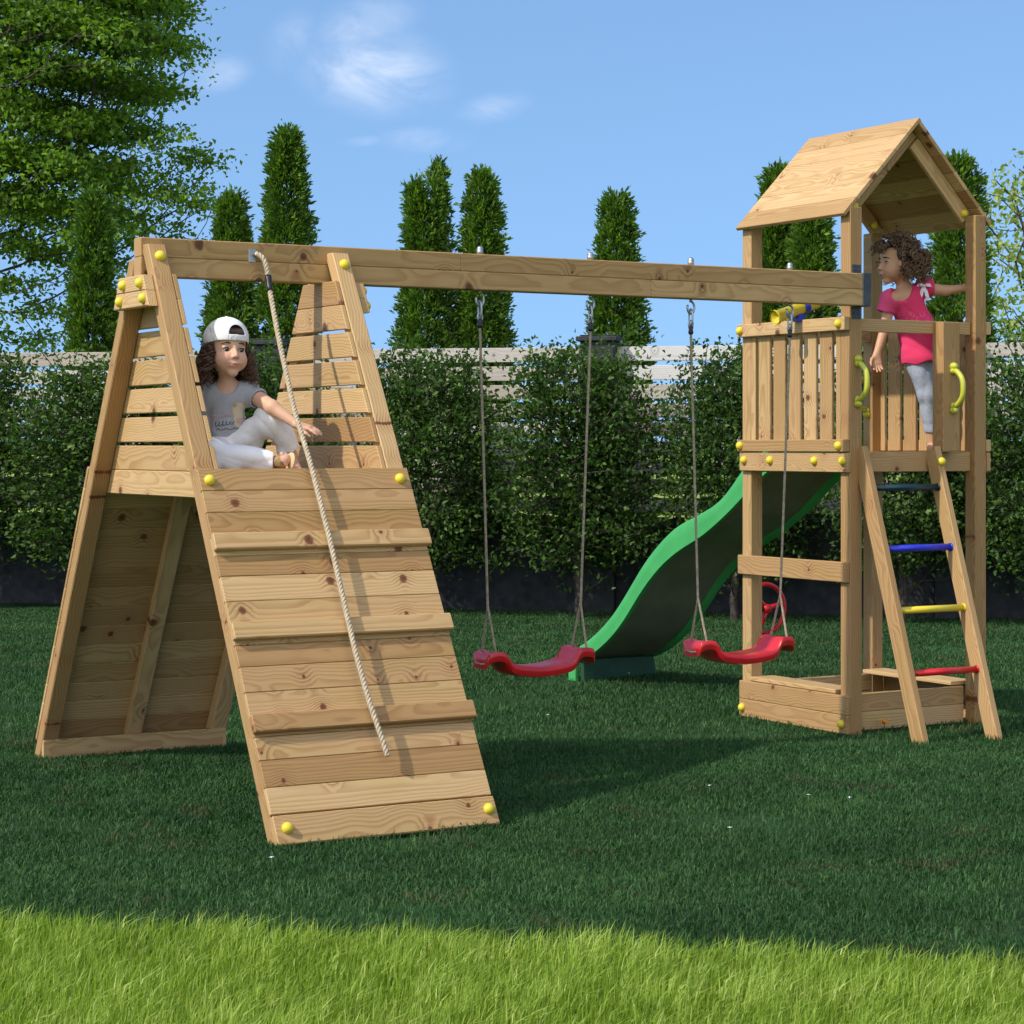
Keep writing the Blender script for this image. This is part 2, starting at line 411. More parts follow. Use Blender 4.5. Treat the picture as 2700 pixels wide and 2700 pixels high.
bar(MB(), (.0715, .765, 1.205), (.7445, .765, 1.205), Z3, .088, .025).build('platform_board', M['pine'], tower)
mb = MB()
for k in range(7): bar(mb, (.02, .1+k*.103, 1.238), (.795, .1+k*.103, 1.238), Y3, .098, .02)
mb.build('floor', M['pine'], tower)
# the board the right handle is screwed to
bar(MB(), (.566, -.002, 1.262), (.566, -.002, 1.860), X3, .102, .076).build('handle_board', M['pine'], tower)
# sandbox round the feet
sb = MB()
bar(sb, (-.0115, -.006, .028), (-.0115, .811, .028), Z3, .086, .021); bar(sb, (-.0115, -.006, .115), (-.0115, .811, .115), Z3, .086, .021)
sand = sb.build('sandbox_frame', M['pine'], tower)
mb = MB()
bar(mb, (.072, .086, .028), (.744, .086, .028), Z3, .086, .02); bar(mb, (.072, .086, .114), (.744, .086, .114), Z3, .084, .02)
bar(mb, (.072, .758, .028), (.744, .758, .028), Z3, .086, .02); bar(mb, (.072, .758, .114), (.744, .758, .114), Z3, .084, .02)
bar(mb, (.8275, -.006, .028), (.8275, .811, .028), Z3, .086, .021); bar(mb, (.8275, -.006, .115), (.8275, .811, .115), Z3, .086, .021)
mb.build('sandbox_board', M['pine'], sand)
bar(MB(), (.062, .098, .170), (.062, .742, .170), X3, .14, .02).build('seat_plank', M['pine'], sand)
bar(MB(), (.752, .098, .170), (.752, .742, .170), X3, .14, .02).build('seat_plank', M['pine'], sand)
caps(sand, [(-.022, .785, .03), (-.022, .035, .03)], -X3); caps(sand, [(.80, .02, .04)], Vector((1, -.6, 0)))
# roof
roof = tag(empty('roof'), None); roof.parent = tower
EV = Vector((-.04, 0, 2.335)); RG = Vector((.408, 0, 2.80)); sv = (RG-EV); SL = sv.length; sv.normalize()
for side in (1, -1):
    s2 = Vector((sv.x*side, 0, sv.z)); nrm = Vector((-sv.z*side, 0, sv.x))
    base = Vector((.408 - .448*side, 0, 2.335)); mb = MB()
    for k in range(6):
        c = base + s2*(SL/6*(k+.5)) - nrm*.009
        bar(mb, c + Y3*(.002 if side > 0 else .006), c + Y3*(.818 if side > 0 else .814), s2, SL/6-.0012, .018, .002)
    mb.build('roof_slope', M['pine'], roof)
    for y in (.083, .735):
        a = base + s2*.085 - nrm*.053; b = base + s2*(SL-(.028 if side > 0 else .098)) - nrm*.053
        rf = bar(MB(), a + Y3*y, b + Y3*y, nrm, .066, .024).build('rafter', M['pine'], roof)
        caps(rf, [a + s2*.03 + Y3*(y-.013)], -Y3)
# ladder
lad = empty('ladder'); lad.parent = tower
def ladp(z): return -.40 + .318*z
for x0 in (.045, .472):
    bar(MB(), (x0+.0175, ladp(-.05), -.05), (x0+.0175, ladp(1.275), 1.275), X3, .036, .078, .004).build('rail', M['pine'], lad)
for z, mt in ((1.098, 'teal'), (.826, 'blue'), (.555, 'yellow'), (.283, 'red')):
    y = ladp(z); mb = MB(); tube(mb, [(.079, y, z), (.49, y, z)], .0155, 14)
    tube(mb, [(.466, y-.002, z), (.4735, y-.002, z)], .0185, 14); tube(mb, [(.0795, y-.002, z), (.087, y-.002, z)], .0185, 14)
    tag(mb.build('rung', M[mt], lad), {'teal': 'dark teal top rung', 'blue': 'blue rung', 'yellow': 'yellow rung', 'red': 'red bottom rung'}[mt])
caps(lad, [(.487, ladp(1.21)-.043, 1.215)], Vector((-.3, -1, .1)))
# handles
def handle(C, out, sgn=1):
    """C centre on the face, out = face normal"""
    C = Vector(C); out = Vector(out); h = .062; mb = MB()
    pts = []
    for k in range(17):
        t = -1 + k/8; b = (1-abs(t)**3.0)
        pts.append(C + Z3*(t*.086) + out*(.012 + .058*b))
    tube(mb, pts, .0125, 12)
    for s in (-1, 1):
        q = C + Z3*(s*.101)
        tube(mb, [q, q + out*.012], .0185, 14); ball(mb, q + out*.014, (.0165,)*3, 12, 8)
        tube(mb, [C + Z3*(s*.082), C + Z3*(s*.082) + out*.016], .0175, 14)
    return mb.build('handle', M['lime'], tower)
handle((.040, 0, 1.578), -Y3); handle((.572, -.040, 1.553), -Y3); handle((A_, .775, 1.545), -X3)
# telescope clipped to the balcony rail
tel = empty('telescope'); tel.parent = tower
mb = MB(); a = Vector((-.17, .335, 1.876)); b = Vector((.075, .335, 1.955)); e = (b-a).normalized()
tube(mb, [a, a+e*.012, a+e*.013, b], [.035, .035, .031, .028], 20, cap=False); tube(mb, [b, b+e*.16], [.021, .019], 18)
tube(mb, [a+e*.004, a+e*.02], [.029, .0], 18, cap=False)
mb.build('tube', M['yellow'], tel)
mb = MB(); bar(mb, (-.035, .335, 1.862), (-.035, .335, 1.895), X3, .03, .05); bar(mb, (-.01, .335, 1.878), (.0, .335, 1.965), Y3, .016, .03)
tube(mb, [a+e*.165, a+e*.195], .0335, 18, cap=False); mb.build('bracket', M['blue'], tel)
# steering wheel behind the far post
wh = empty('steering_wheel'); wh.parent = tower
wc = Vector((.178, .87, .492)); mb = MB()
tube(mb, [wc + X3*(.118*math.cos(t)) + Z3*(.118*math.sin(t)) for t in np.linspace(0, 2*PI, 40)[:-1]], .0115, 12, closed=True)
for k in range(3):
    an = PI/2 + .75 + k*2*PI/3
    tube(mb, [wc - Y3*.012, wc + X3*(.05*math.cos(an)) + Z3*(.05*math.sin(an)) - Y3*.008, wc + X3*(.112*math.cos(an)) + Z3*(.112*math.sin(an))], [.014, .012, .010], 10)
tube(mb, [wc - Y3*.03, wc + Y3*.008], .022, 14)
mb.build('wheel', M['red'], wh); tube(MB(), [(.05, .81, .492), (.11, .85, .492), (.176, .86, .492)], .012, 10).build('shaft', M['black'], wh)

# ------------------------------------------------------------------ swing beam
beam = tag(empty('swing_beam', (0, 0, 0)), 'long horizontal glued timber beam joining climbing frame and tower', 'beam')
XL = -3.405; BZ0, BZ1 = 1.9155, 2.061
mb = MB(); bm_ = (BZ0+BZ1)/2
for x0, x1 in ((XL, -2.05), (-2.05, .0145)):
    bar(mb, (x0, -.0375, bm_+.0362), (x1, -.0375, bm_+.0362), Z3, .0722, .072, .0035)
for x0, x1 in ((XL, -1.13), (-1.13, .0145)):
    bar(mb, (x0, -.0375, bm_-.0362), (x1, -.0375, bm_-.0362), Z3, .0722, .072, .0035)
mb.build('timber', M['pine_beam'], beam)
mb = MB()
bar(mb, (.036, -.0375, BZ0-.002), (.036, -.0375, BZ1+.002), X3, .046, .078, .002)
bar(mb, (.034, -.0022, BZ0-.055), (.034, -.0022, BZ1+.045), X3, .05, .004, .001)
for z in (BZ0-.03, BZ1+.022):
    for x in (.022, .046): dome(mb, (x, -.0042, z), -Y3, .005, .003, 8)
mb.build('bracket', M['bracket'], beam)
HK = (-1.941, -1.411, -.901, -.369)
for x in HK:
    mb = MB(); tube(mb, [(x, -.037, BZ1), (x, -.037, BZ1+.022)], .0135, 12); ball(mb, (x, -.037, BZ1+.022), .0135)
    tube(mb, [(x, -.037, BZ0+.002), (x, -.037, BZ0-.012)], .007, 8)
    pts = [(x + .018*math.sin(t), -.037, BZ0-.036+.026*math.cos(t)) for t in np.linspace(0, 2*PI*.82, 18)]
    tube(mb, pts, .0048, 8); mb.build('hook', M['steel'], beam)

# ------------------------------------------------------------------ climbing frame
XA, XB, YC = -3.396, -2.573, -.037
KS = .558; TILT = math.atan(KS)
frame = tag(empty('climbing_wall', (XA, 0, 0)), 'wooden A-shaped climbing frame with sloping plank wall, foot cleats and slatted sides', 'climbing frame')
frame.location = (0, 0, 0)
LW, LD = .07, .058; HZ = LD/math.cos(TILT)
def legline(z, s): return YC - s*(1.216 - KS*z)                     # outer face; s=+1 front, -1 back
def legc(z, s): return legline(z, s) + s*HZ/2
for s in (1, -1):
    top = 2.032 if s == 1 else 1.985
    for x in (XA+LW/2, XB-LW/2):
        mb = MB(); za, zb = -.06, top
        sl2 = [(legline(za, s), za), (legline(za, s)+s*HZ, za), (legline(zb, s)+s*HZ, zb), (legline(zb, s), zb)]
        O = Vector((x, legc(1, s), 1)); ez = Vector((0, s*KS, 1)).normalized(); ey = Vector((0, -ez.z, ez.y))
        pts = [((Vector((0, y, z)) - Vector((0, O.y, 1))).dot(ez), (Vector((0, y, z)) - Vector((0, O.y, 1))).dot(ey)) for y, z in sl2]
        lg = prism(mb, pts, O, ez, ey, LW, .004).build('leg', M['pine'], frame)
        if s == 1:
            z = 1.985; caps(lg, [(x+.004, legline(z, 1)-.0, z)], Vector((0, -math.cos(TILT), math.sin(TILT))), r=.0205)
UPS = Vector((0, math.sin(TILT), math.cos(TILT)))
def panel(s):
    up = Vector((0, s*UPS.y, UPS.z)); nr = Vector((0, -s*math.cos(TILT), math.sin(TILT)))
    T0 = Vector((0, legline(1.199, s), 1.199)) + nr*.0095
    return up, nr, T0
up, nr, T0 = panel(1)
mb = MB(); edges = [0, .088, .174, .2665, .328, .421, .516, .606, .665, .759, .852, .945, 1.004, 1.095, 1.19, 1.283]
edges2 = [0, .088, .174, .268, .342, .421, .516, .606, .680, .759, .852, .945, 1.012, 1.095, 1.19, 1.283]
for i in range(15):
    a, b = edges2[i], edges2[i+1]; c = T0 - up*((a+b)/2)
    bar(mb, (XA-.002, c.y, c.z), (XB+.002, c.y, c.z), up, b-a-.0014, .018+random.uniform(-.0008, .0008), .0022)
a, b = 1.290, 1.392; c = T0 - up*((a+b)/2) + nr*.006
bar(mb, (XA-.003, c.y, c.z), (XB+.003, c.y, c.z), up, b-a, .024, .004)
fp = mb.build('plank_wall', M['pine'], frame)
for a, b in ((.264, .3275), (.603, .6645), (.939, 1.003)):
    c = T0 - up*((a+b)/2) + nr*.022
    bar(MB(), (XA-.008, c.y, c.z), (XB+.012, c.y, c.z), up, b-a, .026, .004).build('cleat', M['pine'], fp)
caps(fp, [Vector((x, 0, 0)) + T0*1 - up*t + nr*o for x, t, o in ((-3.362, .048, .009), (-2.612, .048, .009), (-3.356, 1.337, .018), (-2.602, 1.337, .018))], nr)
up, nr, T0 = panel(-1)
mb = MB()
for i in range(15):
    a, b = i*.0935, (i+1)*.0935; c = T0 - up*((a+b)/2)
    if c.z < .02: break
    bar(mb, (XA-.002, c.y, c.z), (XB+.002, c.y, c.z), up, b-a-.0014, .018, .0022)
bp = mb.build('plank_wall', M['pine'], frame)
c0 = T0 - up*.03 - nr*.027; c1 = T0 - up*1.30 - nr*.027
bar(MB(), (-2.985, c0.y, c0.z), (-2.985, c1.y, c1.z), X3, .068, .036, .003).build('batten', M['pine'], bp)
yb = legline(.03, -1) - HZ - .012
bar(MB(), (XA+.002, yb, .022), (XB-.002, yb, .022), Z3, .085, .024).build('bottom_board', M['pine'], bp)
# slatted sides
rows = [(1.911, 1.818), (1.817, 1.724), (1.712, 1.618), (1.605, 1.513), (1.500, 1.409), (1.394, 1.301), (1.288, 1.196), (1.195, 1.103)]
rows = [((a-1.288)*1.013+1.288, (b-1.288)*1.013+1.288) for a, b in rows]
for xs in (XA+LW+.0105, XB-LW-.0105):
    mb = MB()
    for z1, z0 in rows:
        ins = .002; zc = (z0+z1)/2
        pts = [(legline(z0, 1)+ins, z0-zc), (legline(z0, -1)-ins, z0-zc), (legline(z1, -1)-ins, z1-zc), (legline(z1, 1)+ins, z1-zc)]
        pts = [(p[0], p[1]) for p in pts]
        prism(mb, pts, (xs, 0, zc), Y3, Z3, .019, .003)
    mb.build('slat_wall', M['pine'], frame)
for xs, o in ((XA-.0205, -1), (XB+.0205, 1)):
    mb = MB()
    for z1, z0 in ((1.914, 1.8565), (1.855, 1.797)):
        zc = (z0+z1)/2
        k1, k0 = .122 + (1.914-z1)*.5, .122 + (1.914-z0)*.5
        prism(mb, [(YC-.012-k0, z0-zc), (YC-.012+k0, z0-zc), (YC-.012+k1, z1-zc), (YC-.012-k1, z1-zc)], (xs, 0, zc), Y3, Z3, .039, .003)
    eb = mb.build('end_board', M['pine'], frame)
    caps(eb, [(xs+o*.0195, y+.0, z) for y, z in ((.022, 1.884), (-.152, 1.884), (.055, 1.825), (-.184, 1.826))], X3*o)
mb = MB()
for k in range(9):
    y = YC - .46 + k*.115; bar(mb, (XA+.093, y, 1.172), (XB-.093, y, 1.172), Y3, .108, .02)
mb.build('floor', M['pine'], frame)

# ------------------------------------------------------------------ climbing rope
up, nr, T0 = panel(1)
rope = tag(empty('climbing_rope', (-2.93, -.09, 2.02)), 'thick pale braided rope hanging from beam down the sloping plank wall', 'rope'); rope.location = (0, 0, 0)
pts = [(-2.947, -.086, 2.018), (-2.938, -.097, 2.022), (-2.925, -.112, 2.012), (-2.919, -.118, 1.985), (-2.920, -.142, 1.90), (-2.935, -.26, 1.70), (-2.962, -.46, 1.42)]
for t, o, x in ((.0, .042, -2.975), (.3, .056, -2.978), (.54, .054, -2.980), (.75, .058, -2.984), (.93, .060, -2.978), (1.03, .058, -2.966), (1.10, .052, -2.955), (1.128, .044, -2.948)):
    q = T0 - Vector((0, UPS.y, UPS.z))*t + nr*o; pts.append((x, q.y, q.z))
# smooth the path
P = np.array(pts); L = np.concatenate([[0], np.cumsum(np.linalg.norm(np.diff(P, axis=0), axis=1))])
ss = np.linspace(0, L[-1], 160); Q = np.stack([np.interp(ss, L, P[:, k]) for k in range(3)], 1)
for _ in range(12): Q[1:-1] = (Q[:-2] + 2*Q[1:-1] + Q[2:])/4
rope3(MB(), Q, .0050, .0055, .046, 7).build('braid', M['rope'], rope)
tube(MB(), [Q[9]+np.array([.001, 0, .0]), Q[10], Q[11], Q[12], Q[13], Q[14]], [.0115, .0135, .0115, .0135, .0115, .013], 14).build('clamp', M['black'], rope)
mb = MB(); bar(mb, (-2.958, -.0755, 2.035), (-2.958, -.0755, 1.985), X3, .03, .004, .001); tube(mb, [(-2.955, -.074, 2.012), (-2.945, -.092, 2.018), (-2.937, -.09, 2.022)], .006, 8)
mb.build('eye_plate', M['steel'], rope)

# ------------------------------------------------------------------ swings
def swing(x0, x1, sx0, sx1, z, label, wall):
    rt = tag(empty('swing', ((sx0+sx1)/2, -.037, 0)), label, 'swing', 'red swings on the beam')
    ox = (sx0+sx1)/2
    def lc(p): return (p[0]-ox, p[1]+.037, p[2])
    # seat: curved board with raised ends, made as a lofted section along X
    L = (sx1-sx0)/2; mb = MB(); V = []; F = []
    st = [(-L-.040, .012, .060), (-L-.033, .034, .070), (-L+.012, .042, .074), (-L+.040, .034, .080), (-L+.062, -.004, .084), (-L+.09, -.020, .086), (0, -.034, .082), (L-.09, -.020, .086), (L-.062, -.004, .084), (L-.040, .034, .080), (L-.012, .042, .074), (L+.033, .034, .070), (L+.040, .012, .060)]
    den = []
    for i in range(len(st)-1):
        for k in range(4):
            f = k/4; den.append(tuple(a+(b-a)*f for a, b in zip(st[i], st[i+1])))
    den.append(st[-1]); D = np.array(den)
    for _ in range(2): D[1:-1] = (D[:-2]+2*D[1:-1]+D[2:])/4
    sec = [(-1, -.012), (-1.0, .0), (-.93, .008), (-.6, .0045), (0, .003), (.6, .0045), (.93, .008), (1, .0), (1, -.012), (.93, -.030), (.5, -.036), (-.5, -.036), (-.93, -.030)]
    n = len(sec)
    for q in D:
        for a, b in sec: V.append((q[0], a*q[2], z - .045 + q[1] + b))
    for i in range(len(D)-1):
        for k in range(n): F.append((i*n+k, (i+1)*n+k, (i+1)*n+(k+1) % n, i*n+(k+1) % n))
    F += [tuple(range(n)), tuple((len(D)-1)*n+k for k in range(n-1, -1, -1))]
    mb.add(V, F, None, .5, True); mb.build('seat', M['red'], rt, 50)
    for xx, hx, sg in ((sx0, x0, 1), (sx1, x1, -1)):
        xs = xx + .0*sg; zs = z+.17; xm = hx + (xx-hx)*.87
        rp = MB(); rope3(rp, [lc((hx, -.037, 1.765)), lc((xm, -.037, zs))], .0028, .0034, .022, 5, .004)
        for dy in (-.058, .058): rope3(rp, [lc((xm, -.037, zs+.012)), lc((xx, -.037+dy, z-.004)), lc((xx, -.037+dy, z-.03))], .0026, .0032, .022, 5, .004)
        ro = rp.build('rope', M['hemp'], rt)
        mb = MB(); tube(mb, [lc((hx+.0, -.037, 1.80)), lc((hx, -.037, 1.795)), lc((hx, -.037, 1.785)), lc((hx, -.037, 1.775)), lc((hx, -.037, 1.765))], [.009, .0115, .009, .0115, .009], 10); mb.build('clamp', M['black'], ro)
        mb = MB()
        # carabiner link
        pl = [lc((hx + .0*k, -.037 + .013*math.sin(t), 1.838 + .036*math.cos(t))) for k, t in enumerate(np.linspace(0, 2*PI, 22)[:-1])]
        tube(mb, pl, .0042, 8, closed=True); tube(mb, [lc((hx + .012*math.sin(t), -.037, 1.808 + .016*math.cos(t))) for t in np.linspace(0, 2*PI, 16)[:-1]], .0034, 7, closed=True)
        mb.build('link', M['steel'], rt)
        # slot for the hand in the seat end
    for sg in (-1, 1):
        mb = MB(); xe = sg*(L+.0425)
        tube(mb, [(xe, -.036, z-.046), (xe-sg*.003, 0, z-.050), (xe, .036, z-.046)], .0045, 8); mb.build('rope_knot', M['hemp'], rt)
    return rt
swing(HK[0], HK[1], -1.899, -1.467, .452, 'red plastic swing seat on ropes, the swing nearer the climbing frame', 0)
swing(HK[2], HK[3], -.858, -.43, .452, 'red plastic swing seat on ropes, the swing in front of the tower post', 1)

# ------------------------------------------------------------------ slide
sld = tag(empty('slide', (.415, .82, 0)), 'green wavy plastic slide running down behind the tower to the lawn', 'slide')
TY = np.array([.80, .90, 1.04, 1.125, 1.22, 1.398, 1.597, 1.751, 1.908, 2.051, 2.197, 2.365, 2.537, 2.68, 2.74])
TZ = np.array([1.345, 1.27, 1.16, 1.075, 1.003, .938, .874, .782, .660, .511, .372, .259, .174, .135, .125])
BY = np.array([.80, .90, 1.04, 1.189, 1.382, 1.581, 1.751, 1.926, 2.069, 2.197, 2.365, 2.5, 2.62, 2.74])
BZ = np.array([1.17, 1.12, 1.021, .925, .820, .745, .655, .518, .370, .261, .160, .105, .075, .06])
ys = np.linspace(.80, 2.74, 90); tz = np.interp(ys, TY, TZ); bz = np.interp(ys, BY, BZ)
for _ in range(14):
    for a in (tz, bz): a[1:-1] = (a[:-2]+2*a[1:-1]+a[2:])/4
mb = MB(); V = []; F = []
for y, t, b in zip(ys, tz, bz):
    bed = b + .58*(t-b); xl, xr = -.255, .255
    sec = [(xl+.012, b), (xl-.002, b+.004), (xl-.004, (t+b)/2), (xl-.010, t-.02), (xl-.004, t-.004), (xl+.012, t), (xl+.030, t-.004), (xl+.038, t-.018), (xl+.045, bed+.035), (xl+.065, bed+.008), (xl+.13, bed), (0, bed-.006), (xr-.13, bed), (xr-.065, bed+.008), (xr-.045, bed+.035), (xr-.038, t-.018), (xr-.030, t-.004), (xr-.012, t), (xr+.004, t-.004), (xr+.010, t-.02), (xr+.004, (t+b)/2), (xr+.002, b+.004), (xr-.012, b), (xr-.03, b+.01), (xr-.055, bed-.016), (xr-.13, bed-.02), (0, bed-.024), (xl+.13, bed-.02), (xl+.055, bed-.016), (xl+.03, b+.01)]
    V += [(x, y-.82, z) for x, z in sec]
n = 30
for i in range(len(ys)-1):
    for k in range(n): F.append((i*n+k, i*n+(k+1) % n, (i+1)*n+(k+1) % n, (i+1)*n+k))
F += [tuple(range(n-1, -1, -1)), tuple((len(ys)-1)*n+k for k in range(n))]
mb.add(V, F, None, .5, True); mb.build('channel', M['green'], sld, 48)
M['underside_shade'] = plain('shade_toned_plastic', (.17, .17, .115), .4, bump=.15, bscale=300, var=.15, vscale=5)  # sheet added under the green bed; shade and reflected ground painted into its colour
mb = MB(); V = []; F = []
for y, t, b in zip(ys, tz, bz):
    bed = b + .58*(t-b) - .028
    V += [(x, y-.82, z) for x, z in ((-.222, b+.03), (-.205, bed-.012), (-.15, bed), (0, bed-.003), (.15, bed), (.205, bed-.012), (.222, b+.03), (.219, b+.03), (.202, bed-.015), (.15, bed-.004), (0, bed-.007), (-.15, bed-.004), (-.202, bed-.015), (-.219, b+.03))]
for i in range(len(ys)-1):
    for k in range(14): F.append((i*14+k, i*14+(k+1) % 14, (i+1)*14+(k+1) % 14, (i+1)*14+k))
mb.add(V, F, None, .5, True); mb.build('underside_shade', M['underside_shade'], sld, 48)
for i in list(range(26, 44, 3)) + list(range(60, 84, 4)):
    dome(MB(), (-.2585, ys[i]-.82, bz[i]+.72*(tz[i]-bz[i])), -X3, .008, .005, 8).build('stud', M['green'], sld)
mb = MB(); prism(mb, [(-.235, -.03), (.262, -.03), (.235, .105), (-.238, .105)], (0, 1.73, 0), X3, Z3, .03, .006); mb.build('foot_panel', plain('shaded_green_plastic', (.014, .060, .024), .5, var=.2), sld)  # panel's green darkened to carry the shadow under the slide end
for x in (-.245, .225):
    mb = MB(); bar(mb, (x, 1.80, -.03), (x, 1.80, .12), Y3, .07, .03, .006); mb.build('foot', M['green'], sld)
# ------------------------------------------------------------------ ground
def sheet(name, pts, z, mat):
    V = [(p.x, p.y, z) for p in pts]
    me = bpy.data.meshes.new(name); me.from_pydata(V, [], [tuple(range(len(V)))]); me.materials.append(mat)
    o = link_mesh(name, me); o['kind'] = 'structure'; return o
def soil(name, a, b, c, s=3.):
    m, t, p = mat_new(name); tcn = nd(t, 'ShaderNodeTexCoord'); v = tcn.outputs['Object']
    col = mixc(t, mrange(t, noise(t, v, s, 6, .65), .35, .65), a, b)
    col = mixc(t, mrange(t, noise(t, v, s*9, 5, .7), .55, .75), col, c)
    t.links.new(col, p.inputs['Base Color']); p.inputs['Roughness'].default_value = .95; p.inputs['Specular IOR Level'].default_value = .1
    bp_ = nd(t, 'ShaderNodeBump'); bp_.inputs['Strength'].default_value = .8; bp_.inputs['Distance'].default_value = .02
    t.links.new(noise(t, v, 60, 4), bp_.inputs['Height']); t.links.new(bp_.outputs[0], p.inputs['Normal'])
    return m
def fd(r): return 17.47 - .235*r                      # distance of the fence
sheet('ground', [W(-1500, -60), W(1500, -60), W(1500, 1900), W(-1500, 1900)], -.030, soil('field_soil', (.20, .26, .05), (.30, .36, .08), (.16, .22, .05), .35))
sheet('lawn', [W(-9, 5.0), W(9, 5.0), W(9, fd(9)), W(-9, fd(-9))], -.020, soil('lawn_soil', (.016, .046, .014), (.028, .070, .022), (.07, .05, .03)))
def edge(r): return 5.70 - .17*r
sheet('meadow_strip', [W(-4, 3.0), W(4, 3.0), W(4, edge(4)), W(-4, edge(-4))], -.016, soil('meadow_soil', (.05, .10, .012), (.09, .16, .02), (.06, .07, .02), 9))

def blades(name, XY, z0, L, wd, bend, tone, mat, lean=(0, 0), spread=.5):
    n = len(XY); ang = RNG.uniform(0, 2*PI, n); ba = RNG.uniform(0, 2*PI, n)
    side = np.stack([np.cos(ang), np.sin(ang), np.zeros(n)], 1)*(wd/2)[:, None]
    bd = np.stack([np.cos(ba)*spread+lean[0], np.sin(ba)*spread+lean[1], np.zeros(n)], 1)
    base = np.concatenate([XY, np.full((n, 1), z0)], 1); upv = np.array([0, 0, 1.])
    mid = base + upv*(L*.55)[:, None] + bd*(L*bend*.3)[:, None]
    tip = base + upv*(L*np.clip(1-.35*bend, .4, 1))[:, None] + bd*(L*bend)[:, None]
    V = np.stack([base-side, base+side, mid+side*.85, mid-side*.85, tip], 1).reshape(-1, 3)
    o = (np.arange(n)*5)[:, None]
    return np_mesh(name, V, [o+np.array([[0, 1, 2, 3]]), o+np.array([[3, 2, 4]])], mat, {'tone': np.repeat(tone, 5)}, smooth=False)
def w2(r, d): return np.stack([CAM.x + RIGHT.x*r + FWD.x*d, CAM.y + RIGHT.y*r + FWD.y*d], 1)
def lump(r, d, s, seed):
    g = np.random.default_rng(seed); v = np.zeros(len(r))
    for _ in range(14):
        a = g.uniform(0, 2*PI); f = s*g.uniform(.5, 2.2); v += np.sin((r*math.cos(a)+d*math.sin(a))*f + g.uniform(0, 7))
    return v/5
N = 850000
dd = np.where(RNG.uniform(0, 1, N) < .5, RNG.uniform(5.2, 9.6, N), np.sqrt(RNG.uniform(0, 1, N)*(17.6**2-9**2)+81))
rr = RNG.uniform(-1, 1, N)*(.232*dd+1.0)
k = (dd < fd(rr)-.05) & (dd > edge(rr)-.25) & (RNG.uniform(0, 1, N) < np.clip(.95 + .6*lump(rr, dd, 6, 3), .18, 1))
rr, dd = rr[k], dd[k]; n = len(rr)
tone = np.clip(RNG.beta(2, 2.6, n) + .12*lump(rr, dd, 3., 5) + .10*lump(rr, dd, 14., 6), 0, 1)
far = (dd-5)/12
lw = blades('lawn_grass', w2(rr, dd), -.021, RNG.uniform(.014, .036, n)*(1+.25*lump(rr, dd, 5, 9)), RNG.uniform(.0019, .0036, n)*(1+1.6*far), RNG.uniform(.2, 1.0, n), tone, M['lawn'], (.1, .0), .8)
tag(lw, 'short dark green lawn grass all round the play set', 'grass', kind='stuff')
N = 120000
dd = RNG.uniform(4.1, 6.2, N); rr = RNG.uniform(-1, 1, N)*(.232*dd+.8)
k = dd < edge(rr) + .025*lump(rr, dd, 9, 2) - RNG.exponential(.03, N); rr, dd = rr[k], dd[k]; n = len(rr)
lu = lump(rr, dd, 7, 12); lf = lump(rr, dd, 26, 13)
tone = np.clip(RNG.beta(2.2, 2.2, n) + .10*lu + .14*lf, 0, 1)
md = blades('meadow_grass', w2(rr, dd), -.017, RNG.uniform(.04, .10, n)*(1+.16*lu+.16*lf), RNG.uniform(.0022, .0046, n), RNG.uniform(.15, .9, n), tone, M['meadow'], (.42*RIGHT.x, .42*RIGHT.y), .55)
tag(md, 'taller bright yellow green sunlit grass along the near edge', 'grass', kind='stuff')

# ------------------------------------------------------------------ leaves, branches
def unit(a): return a/np.maximum(np.linalg.norm(a, axis=-1, keepdims=True), 1e-9)
def leaf_mesh(name, C, Dv, Nv, L, Wd, tone, mat, parent, fold=.18):
    Dv = unit(Dv); S_ = unit(np.cross(Nv, Dv)); Nv = np.cross(Dv, S_)
    L = L[:, None]; Wd = Wd[:, None]
    b = C; t = C + Dv*L - Nv*L*.12; m = C + Dv*L*.42 + Nv*L*.05
    r_ = m + S_*Wd*.5 + Nv*Wd*fold; l_ = m - S_*Wd*.5 + Nv*Wd*fold
    V = np.stack([b, r_, t, l_], 1).reshape(-1, 3); o = (np.arange(len(C))*4)[:, None]
    return np_mesh(name, V, [o+np.array([[0, 1, 2]]), o+np.array([[0, 2, 3]])], mat, {'tone': np.repeat(np.clip(tone, 0, 1), 4)}, parent=parent)
